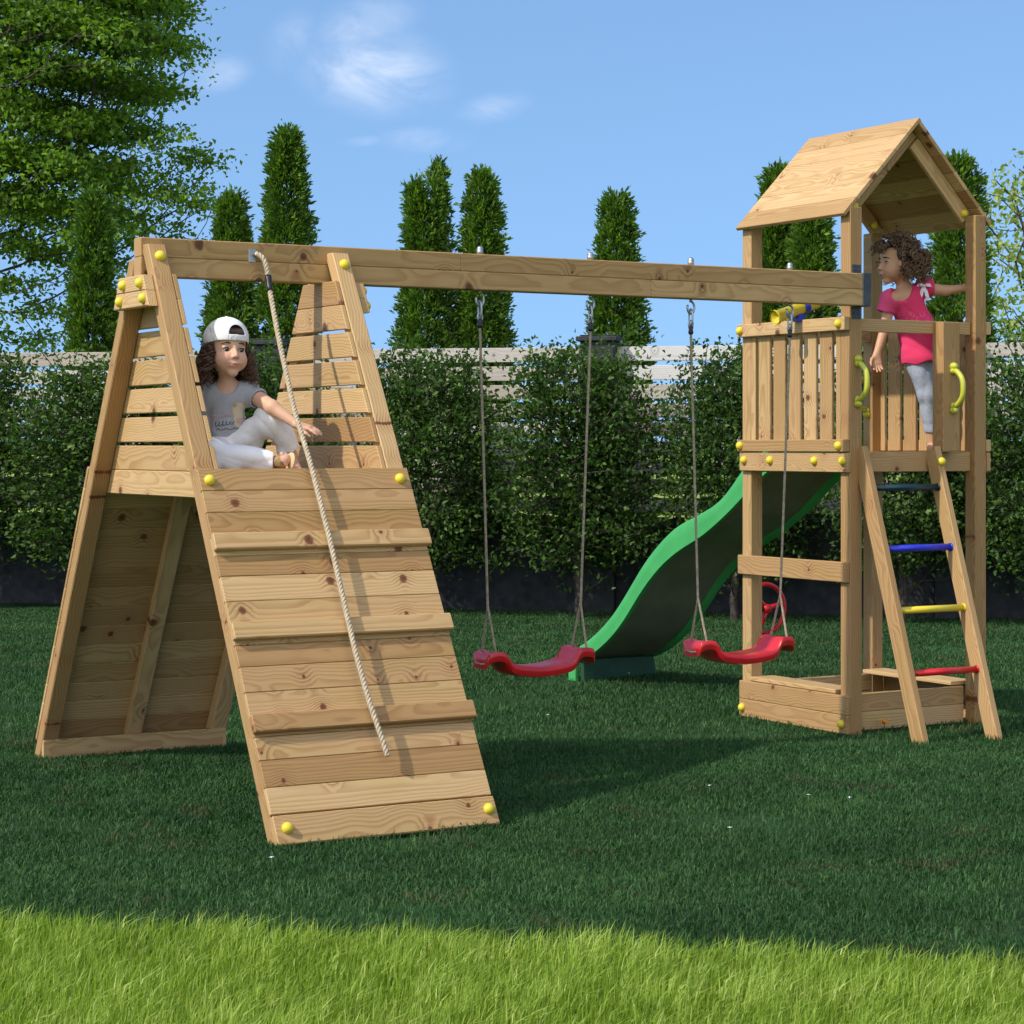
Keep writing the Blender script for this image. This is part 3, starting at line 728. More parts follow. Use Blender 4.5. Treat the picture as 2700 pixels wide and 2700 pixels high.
def grow(name_trunk, trunk, targets, r_tip, r_max, mat, parent, bias=.0, step=.16, sides=6, power=.5, wob=.03):
    """branches that join every target (leafy twig end) to the trunk; returns the twig directions"""
    pos = [np.array(p, float) for p in trunk]; par = [-1] + list(range(len(trunk)-1)); dist0 = np.array(trunk[0], float)
    order = sorted(range(len(targets)), key=lambda i: np.linalg.norm(targets[i]-pos[-1]) if bias == 0 else targets[i][2])
    tipdir = np.zeros((len(targets), 3)); depth = [0.]
    for i in range(1, len(trunk)): depth.append(depth[-1]+np.linalg.norm(pos[i]-pos[i-1]))
    for i in order:
        T = targets[i]; A = np.array(pos); d = np.linalg.norm(A-T, axis=1)
        cost = d + .35*np.array(depth) + 1.1*np.maximum(0, A[:, 2]-T[2]+.05)
        j = int(np.argmin(cost)); a = pos[j]; m = max(1, int(d[j]/step)); pj = j
        off = RNG.normal(0, wob, 3)*d[j]
        for q in range(1, m+1):
            f = q/m; p = a+(T-a)*f + off*math.sin(PI*f) + np.array([0, 0, -.06*d[j]*math.sin(PI*f)])
            pos.append(p); par.append(pj); depth.append(depth[pj]+np.linalg.norm(p-pos[pj])); pj = len(pos)-1
        tipdir[i] = T - pos[par[pj]] if par[pj] >= 0 else (0, 0, 1)
    cnt = np.zeros(len(pos)); hasch = np.zeros(len(pos), bool)
    for i in range(len(pos)-1, 0, -1):
        if not hasch[i]: cnt[i] += 1
        cnt[par[i]] += cnt[i]; hasch[par[i]] = True
    rad = np.clip(r_tip*np.maximum(cnt, 1)**power, r_tip, r_max)
    A = np.array(pos); pr = np.array(par); ii = np.arange(1, len(pos)); a = A[pr[ii]]; b = A[ii]; T = unit(b-a)
    ref = np.where(np.abs(T[:, 2:3]) < .9, np.array([[0, 0, 1.]]), np.array([[1., 0, 0]])); U = unit(np.cross(T, ref)); Wv = np.cross(T, U)
    ra = np.minimum(rad[pr[ii]], rad[ii]*1.35); rb = rad[ii]; V = []
    for (c, rr_) in ((a, ra), (b, rb)):
        for k in range(sides):
            t = 2*PI*k/sides; V.append(c + (U*math.cos(t)+Wv*math.sin(t))*rr_[:, None])
    V = np.stack(V, 1).reshape(-1, 3); o = (np.arange(len(ii))*2*sides)[:, None]
    F = np.concatenate([o+np.array([[k, (k+1) % sides, sides+(k+1) % sides, sides+k]]) for k in range(sides)])
    np_mesh(name_trunk, V, [F], mat, smooth=True, parent=parent)
    return unit(tipdir)
def twigs(targets, tdir, n, spread, flat, L, aspect, upw, seed_tone, tvar=.22, down=.0):
    """n leaves round every twig end"""
    m = len(targets); C = np.repeat(targets, n, 0) + RNG.normal(0, 1, (m*n, 3))*np.array([spread, spread, spread*flat])
    D = unit(np.repeat(tdir, n, 0)*.6 + RNG.normal(0, .7, (m*n, 3)) + np.array([0, 0, down])); Nv = unit(RNG.normal(0, .55, (m*n, 3)) + np.array([0, 0, upw]))
    LL = L*RNG.uniform(.65, 1.25, m*n); tone = np.repeat(seed_tone, n) + RNG.normal(0, tvar, m*n)
    return C, D, Nv, LL, LL*aspect*RNG.uniform(.8, 1.15, m*n), tone

# ------------------------------------------------------------------ fence
FA = Vector((RIGHT.x - .235*FWD.x, RIGHT.y - .235*FWD.y, 0)).normalized(); FN = Vector((-FA.y, FA.x, 0))   # FN points away
if FN.dot(FWD) < 0: FN = -FN
def fp_(r): return W(r, fd(r))
fence = tag(empty('fence', fp_(.69)), 'long pale slatted garden fence on a dark slate wall with dark capped pillars', 'fence')
fence.location = (0, 0, 0)
pil = [-7.24, -4.60, -1.953, .692, 3.337, 5.98, 8.6]
for i, r in enumerate(pil):
    q = fp_(r); mb = MB(); bar(mb, q+Z3*(-.03), q+Z3*2.10, FA, .27, .27, .006); po = mb.build('pillar', M['pillar'], fence)
    mb = MB(); bar(mb, q+Z3*2.101, q+Z3*2.140, FA, .33, .33, .008); bar(mb, q+Z3*2.1405, q+Z3*2.152, FA, .28, .28, .008); mb.build('cap', M['pillar'], po)
    if i == len(pil)-1: break
    a = q + FA*.136; b = fp_(pil[i+1]) - FA*.136
    mb = MB()
    for k in range(9):
        z = 2.062 - k*.1475 - .057; bar(mb, a+Z3*z, b+Z3*z, Z3, .114, .022, .003)
    mb.build('slat_panel', M['fence_wood'], fence)
    mb = MB(); m_ = (a+b)/2
    bar(mb, a+Z3*.345, b+Z3*.345, Z3, .77, .16, .008); mb.build('plinth', M['slate'], fence)

# ------------------------------------------------------------------ shrubs
def shrub_proto(seed):
    global RNG
    RNG = np.random.default_rng(seed); root = empty('shrub')
    m = 560; z = RNG.beta(1.35, 1.15, m)
    prof = np.interp(z, [0, .12, .3, .55, .8, 1], [.28, .52, .64, .61, .52, .36])
    th = RNG.uniform(0, 2*PI, m); q = np.sqrt(RNG.uniform(.05, 1, m))*(1 + .18*np.sin(3*th+seed)+.12*np.sin(7*z*3+2*th))
    T = np.stack([np.cos(th)*q*prof, np.sin(th)*q*prof*.72,   .40 + z*1.57 + RNG.normal(0, .075, m)], 1)
    tr = [(0, 0, -.05), (.01, 0, .2), (-.01, .01, .42), (.0, .0, .75), (.02, 0, 1.1), (0, .01, 1.5)]
    td = grow('trunk', tr, T, .0035, .042, M['bark'], root, power=.42, sides=5)
    C, D, Nv, L, Wd, tone = twigs(T, td, 25, .088, .6, .046, .62, .5, RNG.normal(.42, .15, m))
    leaf_mesh('crown', C, D, Nv, L, Wd, tone, M['leaf_shrub'], root)
    return root
protos = [shrub_proto(s) for s in (21, 22, 23)]
sh = [(-130, 1.02, 0, 'dark leafy shrub at the left edge of the photo, mostly outside it'), (272, 1.04, 1, 'dense dark green shrub left of the climbing frame in front of the fence'),
      (690, .98, 2, 'dark green shrub seen behind the seated girl and climbing frame'), (1130, 1.01, 0, 'dark shrub just right of the climbing frame, behind the first swing rope'),
      (1526, 1.03, 1, 'full rounded shrub with bare lower trunk between the two ropes of the left swing'), (1938, 1.0, 2, 'shrub behind the slide and the left post of the tower'),
      (2380, .98, 0, 'leafy shrub seen through the ladder of the tower'), (2765, 1.02, 1, 'shrub right of the tower at the right edge of the photo')]
for i, (u, sc, k, lab) in enumerate(sh):
    kk = (u-1350)/F27; Dn = 17.47-.66; r = kk*Dn/(1+.235*kk); o = protos[k] if i in (0, 1, 2) else copy_tree(protos[k])
    if i in (0, 1, 2): k = i
    o = protos[i] if i < 3 else o
    o.location = W(r, fd(r)-.66, -.03); o.rotation_euler = (0, 0, -TH+.2 + (i % 2)*PI + random.uniform(-.3, .3)); o.scale = (sc*(1.12 if i < 3 else .95), sc*1.0, 1.01*random.uniform(.97, 1.04))
    tag(o, lab, 'shrub', 'shrubs in a row along the fence')

# ------------------------------------------------------------------ thujas
def thuja(u, vtop, w600, dback, lab, seed, fork=False, slim=1.):
    """u, vtop in 1932-pixel photo units give the place and height"""
    global RNG
    RNG = np.random.default_rng(seed); u27 = u*2700/1932
    kk = (u27-1350)/F27; r = kk*(17.47+dback)/(1+.235*kk); D = fd(r)+dback
    H = CAMH + (1175.27 - vtop*2700/1932)*D/F27; Rm = w600/2*2700/1932*D/F27 - .035
    root = tag(empty('thuja', W(r, D, -.03)), lab, 'thuja tree', 'thujas in a row behind the fence')
    m = int(2300*H/4); z = 1-RNG.uniform(0, 1, m)**.85*.9
    def R(zz): return Rm*np.interp((1-zz)*H, [0, .10, .35, .9, 1.7, 2.6, 4, 6], [.20, .36, .50, .74, .96, 1.08, 1.15, 1.1])*slim
    th = RNG.uniform(0, 2*PI, m); bump = 1 + .13*np.sin(3*th + 9*z*H/4 + seed) + .10*np.sin(5*th - 17*z + seed*2)
    rad = R(z)*bump*(1.04 - .62*RNG.uniform(0, 1, m)**2.2)
    cx, cy = 0*z, 0*z
    if fork:
        s = np.where(np.cos(th) > .0, 1, -1); up_ = np.clip((z*H-(H-.5))/.5, 0, 1); cx = s*up_*Rm*.33; rad = rad*(1-.3*up_); z = np.where(s < 0, z-.05*up_, z)
    P = np.stack([np.cos(th)*rad+cx, np.sin(th)*rad+cy, z*H], 1)
    n = 20; out = np.stack([np.cos(th), np.sin(th), np.full(m, .9)], 1); out = unit(out + RNG.normal(0, .28, (m, 3)))
    sd = unit(np.cross(out, unit(np.stack([-np.sin(th), np.cos(th), 0*th], 1)+RNG.normal(0, .7, (m, 3)))))
    # every clump is a flat fan of small scaly sprigs
    O = np.repeat(out, n, 0); Sd = np.repeat(sd, n, 0); f = RNG.uniform(-1, 1, (m*n, 1)); l = RNG.uniform(0, 1, (m*n, 1))
    C = np.repeat(P, n, 0) + O*(l*.075-.02) + Sd*f*.050*(.4+l) + RNG.normal(0, .012, (m*n, 3))
    Dv = unit(O + Sd*f*1.0 + RNG.normal(0, .25, (m*n, 3)) + np.array([0, 0, .25])); Nv = unit(np.cross(O, Sd) + RNG.normal(0, .5, (m*n, 3)))
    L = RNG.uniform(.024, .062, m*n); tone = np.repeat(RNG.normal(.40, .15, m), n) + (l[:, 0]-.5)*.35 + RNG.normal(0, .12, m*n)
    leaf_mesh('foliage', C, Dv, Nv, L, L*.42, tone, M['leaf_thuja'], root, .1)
    mb = MB(); tube(mb, [(0, 0, -.05), (.01, 0, H*.4), (0, .01, H*.75), (0, 0, H*.93)], [.03, .026, .016, .006], 8); mb.build('trunk', M['bark'], root)
    return root
for a in [(178, 362, 102, 1.2, 'tall conical thuja farthest left, in front of the big leafy tree', 31), (437, 364, 104, 1.3, 'shorter thuja directly above the seated girl in the white cap', 32),
          (541, 245, 112, 1.3, 'tallest slender thuja, just right of the one above the seated girl', 33), (806, 304, 118, 1.2, 'thuja with a forked blunt top right of the climbing frame', 34, True),
          (911, 322, 106, 1.3, 'slim thuja right beside the fork-topped one, above the left swing rope', 35), (1164, 366, 118, 1.2, 'single thuja in the middle of the beam between the swings', 36),
          (1466, 316, 92, 1.6, 'thuja half hidden behind the left side of the tower roof', 37), (1532, 330, 106, 1.2, 'thuja seen under the tower roof between the two left posts', 38),
          (1812, 296, 134, 1.2, 'broad thuja behind the right post of the tower', 39)]:
    thuja(*a)

# ------------------------------------------------------------------ leafy trees
def inpoly(x, y, poly):
    c = np.zeros(len(x), bool); j = len(poly)-1
    for i in range(len(poly)):
        xi, yi = poly[i]; xj, yj = poly[j]
        c ^= ((yi > y) != (yj > y)) & (x < (xj-xi)*(y-yi)/((yj-yi) or 1e-9)+xi); j = i
    return c
RNG = np.random.default_rng(51)
DT = 21.6
def tloc(u, v, D): return ((u-966)*2700/1932*D/F27, CAMH + (840.97-v)*2700/1932*D/F27)
poly = [(-420, -200), (250, -200), (320, -60), (342, 20), (330, 62), (305, 110), (318, 165), (280, 215), (262, 260), (232, 312), (262, 305), (330, 300), (384, 272), (398, 300), (372, 352), (410, 398), (372, 432), (300, 442), (250, 470), (250, 520), (196, 560), (130, 560), (120, 640), (40, 660), (-60, 640), (-420, 500)]
m = 9000; uu = RNG.uniform(-420, 412, m); vv = RNG.uniform(-200, 660, m); k = inpoly(uu, vv, poly)
# airy lower right, dense upper left
den = np.where(vv > 500, .16, np.where(((uu > 230) & (vv > 240)) | (vv > 400), .34, 1.0))*np.where(uu < -40, .45, 1)
k &= RNG.uniform(0, 1, m) < den; uu, vv = uu[k][:2050], vv[k][:2050]
dep = RNG.normal(0, .85, len(uu)); wx, wz = tloc(uu, vv, DT)
base_r, _ = tloc(-190, 0, DT)
# layered boughs: pull heights towards slanting tiers
tier = .46; ph = wz + .22*np.abs(wx-base_r) - .1*dep; wz = wz - .30*(((ph/tier) % 1)-.5)*tier
T = np.stack([wx-base_r, dep, wz], 1)
bigt = tag(empty('deciduous_tree', W(base_r, DT, 0), -TH), 'large leafy tree with layered boughs filling the upper left corner', 'tree')
tr = [(0, 0, -.05), (.02, 0, 1.), (-.02, .02, 2.0), (.05, 0, 2.8), (.10, -.02, 3.5), (.2, .02, 4.3), (.30, .0, 5.2)]
# a few strong limbs first
td = grow('trunk', tr, T, .0042, .16, M['bark'], bigt, power=.47, step=.22, wob=.05)
C, D_, Nv, L, Wd, tone = twigs(T, td, 46, .125, .36, .060, .74, .95, RNG.normal(.42, .13, len(T)), .2, -.15)
leaf_mesh('crown', C, D_, Nv, L, Wd, tone, M['leaf_tree'], bigt)
RNG = np.random.default_rng(61)
poly = [(1845, 352), (1885, 335), (1960, 300), (2080, 200), (2200, 300), (2250, 650), (1900, 660), (1875, 560), (1862, 450)]
m = 1500; uu = RNG.uniform(1840, 2250, m); vv = RNG.uniform(200, 660, m); k = inpoly(uu, vv, poly); uu, vv = uu[k][:330], vv[k][:330]
DT = 22.5; base_r, _ = tloc(2060, 0, DT); wx, wz = tloc(uu, vv, DT); dep = RNG.normal(0, .7, len(uu)); T = np.stack([wx-base_r, dep, wz], 1)
pale = tag(empty('deciduous_tree', W(base_r, DT, 0), -TH), 'airy pale green tree with dark branches at the right edge behind the fence', 'tree')
td = grow('trunk', [(0, 0, -.05), (.0, .02, .9), (-.03, 0, 1.7), (-.12, 0, 2.3)], T, .0058, .1, M['bark'], pale, power=.42, step=.2, wob=.06)
C, D_, Nv, L, Wd, tone = twigs(T, td, 15, .115, .9, .072, .7, .5, RNG.normal(.5, .15, len(T)), .22, -.3)
leaf_mesh('crown', C, D_, Nv, L, Wd, tone, M['leaf_pale'], pale)

# ------------------------------------------------------------------ small flowers in the lawn
RNG = np.random.default_rng(71)
M['petal_orange'] = plain('orange_petal', (.75, .26, .015), .6, var=.2, vscale=80)
M['petal_white'] = plain('white_petal', (.75, .76, .82), .6)
M['weed'] = foliage('weed_leaf', (.04, .12, .02), (.08, .22, .04), (.14, .3, .07), .3)
def flower(P, R, mat, n, h, lab, grp, name):
    rt = tag(empty(name, P), lab, 'flower', grp); mb = MB()
    for q in range(n):
        a = 2*PI*q/n + RNG.uniform(-.2, .2); d = Vector((math.cos(a), math.sin(a), RNG.uniform(-.1, .35))); s = Vector((-math.sin(a), math.cos(a), 0)); c = Vector((0, 0, h))
        mb.add([c, c+d*R*.6+s*R*.22, c+d*R, c+d*R*.6-s*R*.22], [(0, 1, 2, 3)])
    ball(mb, (0, 0, h), R*.28, 8, 5); mb.build('petals', mat, rt)
    mb = MB(); tube(mb, [(0, 0, -.02), (.003, 0, h*.5), (0, 0, h)], .0022, 5); mb.build('stem', M['weed'], rt)
def gpx(u, v):
    D = CAMH*F27/((v-841)*2700/1932); return W((u-966)*2700/1932*D/F27, D, -.018)
for u, v, lab in ((1141, 1270, 'orange flower head in the grass under the foot of the slide'), (1826, 1342, 'orange flower by the right ladder foot and sandbox corner'), (1668, 1368, 'orange flower at the sandbox board left of the ladder foot')):
    flower(gpx(u, v+5), .036, M['petal_orange'], 11, .045, lab, 'orange flowers in the lawn', 'orange_flower')
for u, v, lab in ((1034, 1358, 'tiny white flower on the lawn below the red left swing seat'), (1187, 1278, 'tiny white flower on the lawn right of the slide foot'), (1338, 1494, 'tiny white flower at the tip of the climbing frame shadow'), (1525, 1512, 'tiny white flower in the lawn in front of the sandbox, left of a pair'), (1603, 1517, 'tiny white flower in the lawn in front of the sandbox, right of a pair'), (1377, 1575, 'tiny white flower in open lawn right of the plank wall foot'), (665, 1503, 'tiny white flower left of the plank wall'), (512, 1632, 'tiny white flower in front of the foot of the plank wall')):
    flower(gpx(u, v), .010, M['petal_white'], 7, .042, lab, 'tiny white flowers in the lawn', 'white_flower')
#@@PART3
# ------------------------------------------------------------------ people: signed-distance bodies
class SDF:
    def __init__(s, lo, hi, h):
        s.lo = np.array(lo, np.float32); s.h = h
        s.n = np.ceil((np.array(hi)-np.array(lo))/h).astype(int)+1
        s.D = np.full(tuple(s.n), .2, np.float32)
    def _slc(s, lo, hi, pad):
        a = np.clip(((np.array(lo)-pad-s.lo)/s.h).astype(int), 0, s.n); b = np.clip(((np.array(hi)+pad-s.lo)/s.h).astype(int)+2, 0, s.n)
        ax = [s.lo[i] + s.h*np.arange(a[i], b[i], dtype=np.float32) for i in range(3)]
        return tuple(slice(a[i], b[i]) for i in range(3)), np.stack(np.meshgrid(*ax, indexing='ij'), -1)
    def _op(s, sl_, d, k, op):
        c = s.D[sl_]
        if c.size == 0: return
        d = d.astype(np.float32)
        if op == 'add':
            hh = np.maximum(k-np.abs(c-d), 0)/k; s.D[sl_] = np.minimum(c, d) - hh*hh*k*.25
        else:
            d = -d; hh = np.maximum(k-np.abs(c-d), 0)/k; s.D[sl_] = np.maximum(c, d) + hh*hh*k*.25
    def cone(s, a, b, ra, rb, k=.012, op='add', flat=None):
        a = np.array(a, np.float32); b = np.array(b, np.float32); r = max(ra, rb)
        sl_, P = s._slc(np.minimum(a, b)-r, np.maximum(a, b)+r, k+.02)
        ba = b-a; L = max(float(ba@ba), 1e-9); t = np.clip(((P-a)@ba)/L, 0, 1)[..., None]
        v = P-a-ba*t
        if flat is not None:                        # squash along a direction: (unit vector, factor)
            n = np.array(flat[0], np.float32); n /= np.linalg.norm(n); v = v + n*((v@n)[..., None])*(flat[1]-1)
        s._op(sl_, np.linalg.norm(v, axis=-1) - (ra+(rb-ra)*t[..., 0]), k, op); return s
    def ell(s, c, r, R=None, k=.015, op='add'):
        c = np.array(c, np.float32); r = np.array(r, np.float32); m = float(r.max())
        sl_, P = s._slc(c-m, c+m, k+.02); q = P-c
        if R is not None: q = q @ np.array(R, np.float32)
        k0 = np.linalg.norm(q/r, axis=-1); k1 = np.linalg.norm(q/(r*r), axis=-1)
        s._op(sl_, k0*(k0-1)/np.maximum(k1, 1e-6), k, op); return s
    def grid(s):
        ax = [s.lo[i] + s.h*np.arange(s.n[i], dtype=np.float32) for i in range(3)]
        return np.meshgrid(*ax, indexing='ij', sparse=True)
    def cut(s, fn, k=.004):
        """keep where fn<0"""
        d = fn(*s.grid()); c = s.D; hh = np.maximum(k-np.abs(c-d), 0)/k; s.D = (np.maximum(c, d) + hh*hh*k*.25).astype(np.float32); return s
    def wrinkle(s, amp, f, seed):
        g = np.random.default_rng(seed); X, Y, Z = s.grid(); w_ = 0
        for _ in range(6):
            a = g.normal(0, 1, 3); a /= np.linalg.norm(a); a *= f*g.uniform(.6, 1.5)
            w_ = w_ + 1.3*(1-1.6*np.abs(np.sin(.5*(X*a[0]+Y*a[1]+Z*a[2])+g.uniform(0, 6)+ 1.1*np.sin(X*a[1]*.6+Z*a[0]*.5))))
        s.D = (s.D + amp*w_/3).astype(np.float32); return s
    def mesh(s):
        D = s.D; ins = D < 0; nx, ny, nz = D.shape
        c8 = np.zeros((nx-1, ny-1, nz-1), np.int8)
        for i in (0, 1):
            for j in (0, 1):
                for k in (0, 1): c8 += ins[i:nx-1+i, j:ny-1+j, k:nz-1+k]
        act = np.argwhere((c8 > 0) & (c8 < 8)); vid = np.full(c8.shape, -1, np.int64); vid[tuple(act.T)] = np.arange(len(act))
        acc = np.zeros((len(act), 3)); cnt = np.zeros(len(act))
        cor = [(i, j, k) for i in (0, 1) for j in (0, 1) for k in (0, 1)]
        for a in cor:
            for ax in range(3):
                if a[ax] == 1: continue
                b = list(a); b[ax] = 1
                da = D[tuple((act+np.array(a)).T)]; db = D[tuple((act+np.array(b)).T)]
                m = (da < 0) != (db < 0); t = np.where(m, da/np.where(np.abs(da-db) < 1e-12, 1e-12, da-db), 0)
                p = np.tile(np.array(a, float), (len(act), 1)); p[:, ax] += t
                acc[m] += p[m]; cnt[m] += 1
        V = s.lo + s.h*(act + acc/np.maximum(cnt, 1)[:, None])
        F = []
        for ax in range(3):
            o = [1, 1, 1]; o[ax] = 0
            b = [slice(1, n-1) for n in D.shape]; b[ax] = slice(0, D.shape[ax]-1)
            b2 = list(b); b2[ax] = slice(1, D.shape[ax])
            A_in = ins[tuple(b)]; B_in = ins[tuple(b2)]; e = np.argwhere(A_in != B_in)
            if not len(e): continue
            st = np.array([1, 1, 1]); st[ax] = 0; e0 = e+st
            u, v_ = [(1, 2), (2, 0), (0, 1)][ax]; du = np.zeros(3, int); du[u] = 1; dv = np.zeros(3, int); dv[v_] = 1
            q = np.stack([vid[tuple((e0-du-dv).T)], vid[tuple((e0-dv).T)], vid[tuple(e0.T)], vid[tuple((e0-du).T)]], 1)
            fl = ~A_in[tuple(e.T)]; q[fl] = q[fl][:, ::-1]; F.append(q)
        return V, np.concatenate(F)
def sdf_obj(name, sd, mat, parent, colfn=None, smooth_it=1):
    V, F = sd.mesh()
    ok = (F >= 0).all(1); F = F[ok]
    for _ in range(smooth_it):                    # light relaxation
        acc = np.zeros_like(V); n = np.zeros(len(V))
        for a, b in ((0, 1), (1, 2), (2, 3), (3, 0)):
            np.add.at(acc, F[:, a], V[F[:, b]]); np.add.at(n, F[:, a], 1); np.add.at(acc, F[:, b], V[F[:, a]]); np.add.at(n, F[:, b], 1)
        V = V*.5 + .5*acc/np.maximum(n, 1)[:, None]
    return np_mesh(name, V, [F], mat, smooth=True, parent=parent, cols=colfn(V) if colfn else None)
def rotm(yaw, pitch=0, roll=0):
    return np.array((Matrix.Rotation(yaw, 3, 'Z') @ Matrix.Rotation(roll, 3, 'Y') @ Matrix.Rotation(pitch, 3, 'X')), float)
class Head:
    """child's head about 0.21 m high, face towards local -y"""
    def __init__(s, c, R): s.c = np.array(c, float); s.R = R
    def p(s, q): return s.c + s.R @ np.array(q, float)
    def inv(s, V): return (V - s.c) @ s.R
    def sculpt(s, sd):
        e = lambda c, r, k=.015, op='add': sd.ell(s.p(c), r, s.R, k, op)
        e((0, .012, .030), (.070, .083, .076)); e((0, -.012, -.031), (.061, .064, .061), .02)
        for x in (-1, 1):
            e((x*.032, -.044, -.040), (.024, .024, .028), .024)
            e((x*.070, .008, -.012), (.010, .019, .027), .008)
        e((0, -.052, -.087), (.019, .018, .015), .022)
        for x in (-1, 1): e((x*.029, -.074, -.001), (.018, .011, .011), .010, 'sub')
        for x in (-1, 1): e((x*.031, -.056, -.036), (.015, .013, .012), .016)
        sd.cone(s.p((0, -.068, .006)), s.p((0, -.0850, -.025)), .0058, .0088, .010)
        for x in (-1, 1): e((x*.0085, -.076, -.0295), (.0065, .009, .006), .006); e((x*.022, -.066, -.0525), (.006, .006, .005), .008)
        for x in (-1, 1):
            e((x*.030, -.0505, -.0015), (.0180, .0150, .0165), .004); e((x*.030, -.067, -.0028), (.0160, .0140, .0072), .0015, 'sub')
        e((0, -.067, -.057), (.023, .014, .013), .012)
        e((0, -.077, -.0545), (.0250, .0062, .0032), .004); e((0, -.0755, -.0618), (.017, .0064, .0040), .004)
        [e((x*.009, -.0825, -.0590+.0022*abs(x)), (.0085, .004, .0012), .003, 'sub') for x in (-1.7, -.6, .6, 1.7)]; [e((x*.0195, -.078, -.0545), (.0050, .006, .0022), .003, 'sub') for x in (-1, 1)]
    def colour(s, V, skin, lip, blush, scalp=None):
        q = s.inv(V); C = np.tile(np.array(skin), (len(V), 1))
        def mix(m, c): 
            nonlocal C
            C = C*(1-m[:, None]) + np.array(c)*m[:, None]
        g = lambda c, r: np.exp(-(((q-np.array(c))/np.array(r))**2).sum(1))
        fr = (q[:, 1] < -.02)
        for x in (-1, 1): mix(.40*g((x*.038, -.06, -.033), (.018, .03, .016))*fr, blush)
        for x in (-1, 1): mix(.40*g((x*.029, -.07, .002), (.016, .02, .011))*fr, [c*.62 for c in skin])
        mix(.30*g((0, -.085, -.029), (.010, .02, .010))*fr, blush)
        mix(np.clip(1.25*np.exp(-((q[:, 0]/.0225)**2) - ((q[:, 2]+.0590-4.5*q[:, 0]**2)/.0066)**2), 0, 1)*fr, lip)
        mix(np.clip(np.exp(-((q[:, 0]/.024)**2) - ((q[:, 2]+.0592-5.2*q[:, 0]**2)/.0016)**2), 0, 1)*fr*.8, [c*.3 for c in lip])
        for x in (-1, 1): mix(g((x*.0055, -.081, -.0340), (.0035, .01, .0025))*fr*.75, [c*.25 for c in skin])
        if scalp is not None: mix(np.clip((q[:, 2]-.062)/.01, 0, 1), scalp)
        return C
    def eyes(s, parent, gaze, iris=(.035, .016, .008)):
        g = np.array(gaze, float); g /= np.linalg.norm(g)
        for x in (-1, 1):
            c = np.array((x*.030, -.0495, -.0020)); mb = MB(); ball(mb, (0, 0, 0), .0142, 24, 20)
            V = np.array(mb.V); d = unit(V) @ g; col = np.tile(np.array([.40, .34, .30]), (len(V), 1))
            col[d > .64] = iris; col[d > .90] = (.004, .004, .004)
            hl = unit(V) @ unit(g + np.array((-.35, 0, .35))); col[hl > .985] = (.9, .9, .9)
            Wv = s.c + (V + c) @ s.R.T
            np_mesh('eye', Wv, [np.array([f for f in mb.F])], M['eye'], smooth=True, parent=parent, cols=col)
            # lids and lashes
            mb = MB(); arc = [s.p(c + .0168*np.array((math.sin(t)*.95, -math.cos(t)*.84, .46*math.cos(t*1.35)))) for t in np.linspace(-1.0, 1.0, 12)]
            tube(mb, arc, [.0009+.0014*math.sin(PI*i/11) for i in range(12)], 6); mb.build('eyelash', M['lash'], parent)
            mb = MB(); br = [s.p((x*.029 + t*.018, -.0705 + abs(t+x*.2)**2*.013, .0205 + .004*math.cos(t*1.8) - (t*x > .5)*.001)) for t in np.linspace(-1, 1, 10)]
            tube(mb, br, [.0010+.0020*math.sin(PI*(i+.5)/10) for i in range(10)], 6); mb.build('eyebrow', M['brow'], parent)
def hand(sd, wrist, d, pn, thumb_side, L=.105, curl=.25, spread=.13, r=.0056):
    """palm and five bent fingers; d along the hand, pn out of the palm"""
    d = unit(np.array(d, float)); pn = np.array(pn, float); pn = unit(pn - d*(pn@d)); sdv = np.cross(d, pn)*thumb_side
    w_ = np.array(wrist, float); k = .005; PL = L*.50
    for i, o in enumerate((.017, .0055, -.0060, -.0165)):
        kn = w_ + d*(PL*(1-.05*abs(i-1))) + sdv*o
        sd.cone(w_ + d*.008 + sdv*o*.55, kn, .0098, .0082, .012, flat=(pn, 1.1))
        fl = L*(.43, .50, .47, .37)[i]; dd = unit(d + sdv*(1.5-i)*spread*.5); p = kn
        for j, q in enumerate((.45, .32, .23)):
            a = curl*(.55+.75*j); dd2 = unit(dd*math.cos(a) + pn*math.sin(a)); p2 = p + dd2*fl*q
            sd.cone(p, p2, r*(1-.07*j), r*(.95-.09*j), k if j else .007); p = p2
    t0 = w_ + d*.018 + sdv*.012; t1 = t0 + unit(d*.7+sdv*.75+pn*.25)*.027; t2 = t1 + unit(d*.9+sdv*.35+pn*.3)*.022; t3 = t2 + unit(d+pn*.35)*.016
    sd.cone(t0, t1, .0095, .0075, .010); sd.cone(t1, t2, .0068, .0062, .005); sd.cone(t2, t3, .0061, .005, .005)
def curls(mb, starts, dirs, lens, r, amp, pitch, sag, outw=None, n=22, sides=5, grav=1., seed=0):
    g = np.random.default_rng(seed)
    for i in range(len(starts)):
        p = np.array(starts[i], float); d = unit(np.array(dirs[i], float)); L = lens[i]; ph = g.uniform(0, 6.28); am = amp*g.uniform(.6, 1.3); pi_ = pitch*g.uniform(.75, 1.3)
        path = []; st = L/n; tone = g.uniform(0, 1)
        for q in range(n):
            d = unit(d + np.array((0, 0, -1))*sag*st*grav + g.normal(0, .05, 3)); p = p + d*st
            u_ = unit(np.cross(d, (.3, .5, .8))); v_ = np.cross(d, u_); a = ph + 2*PI*q*st/pi_; f = min(1, q/5)
            path.append(Vector(p + (u_*math.cos(a)+v_*math.sin(a))*am*f))
        rr_ = [r*(1-.75*(q/n)**3)*(.6+.4*min(1, q/3)) for q in range(n)]
        tube(mb, path, rr_, sides, tone=tone)
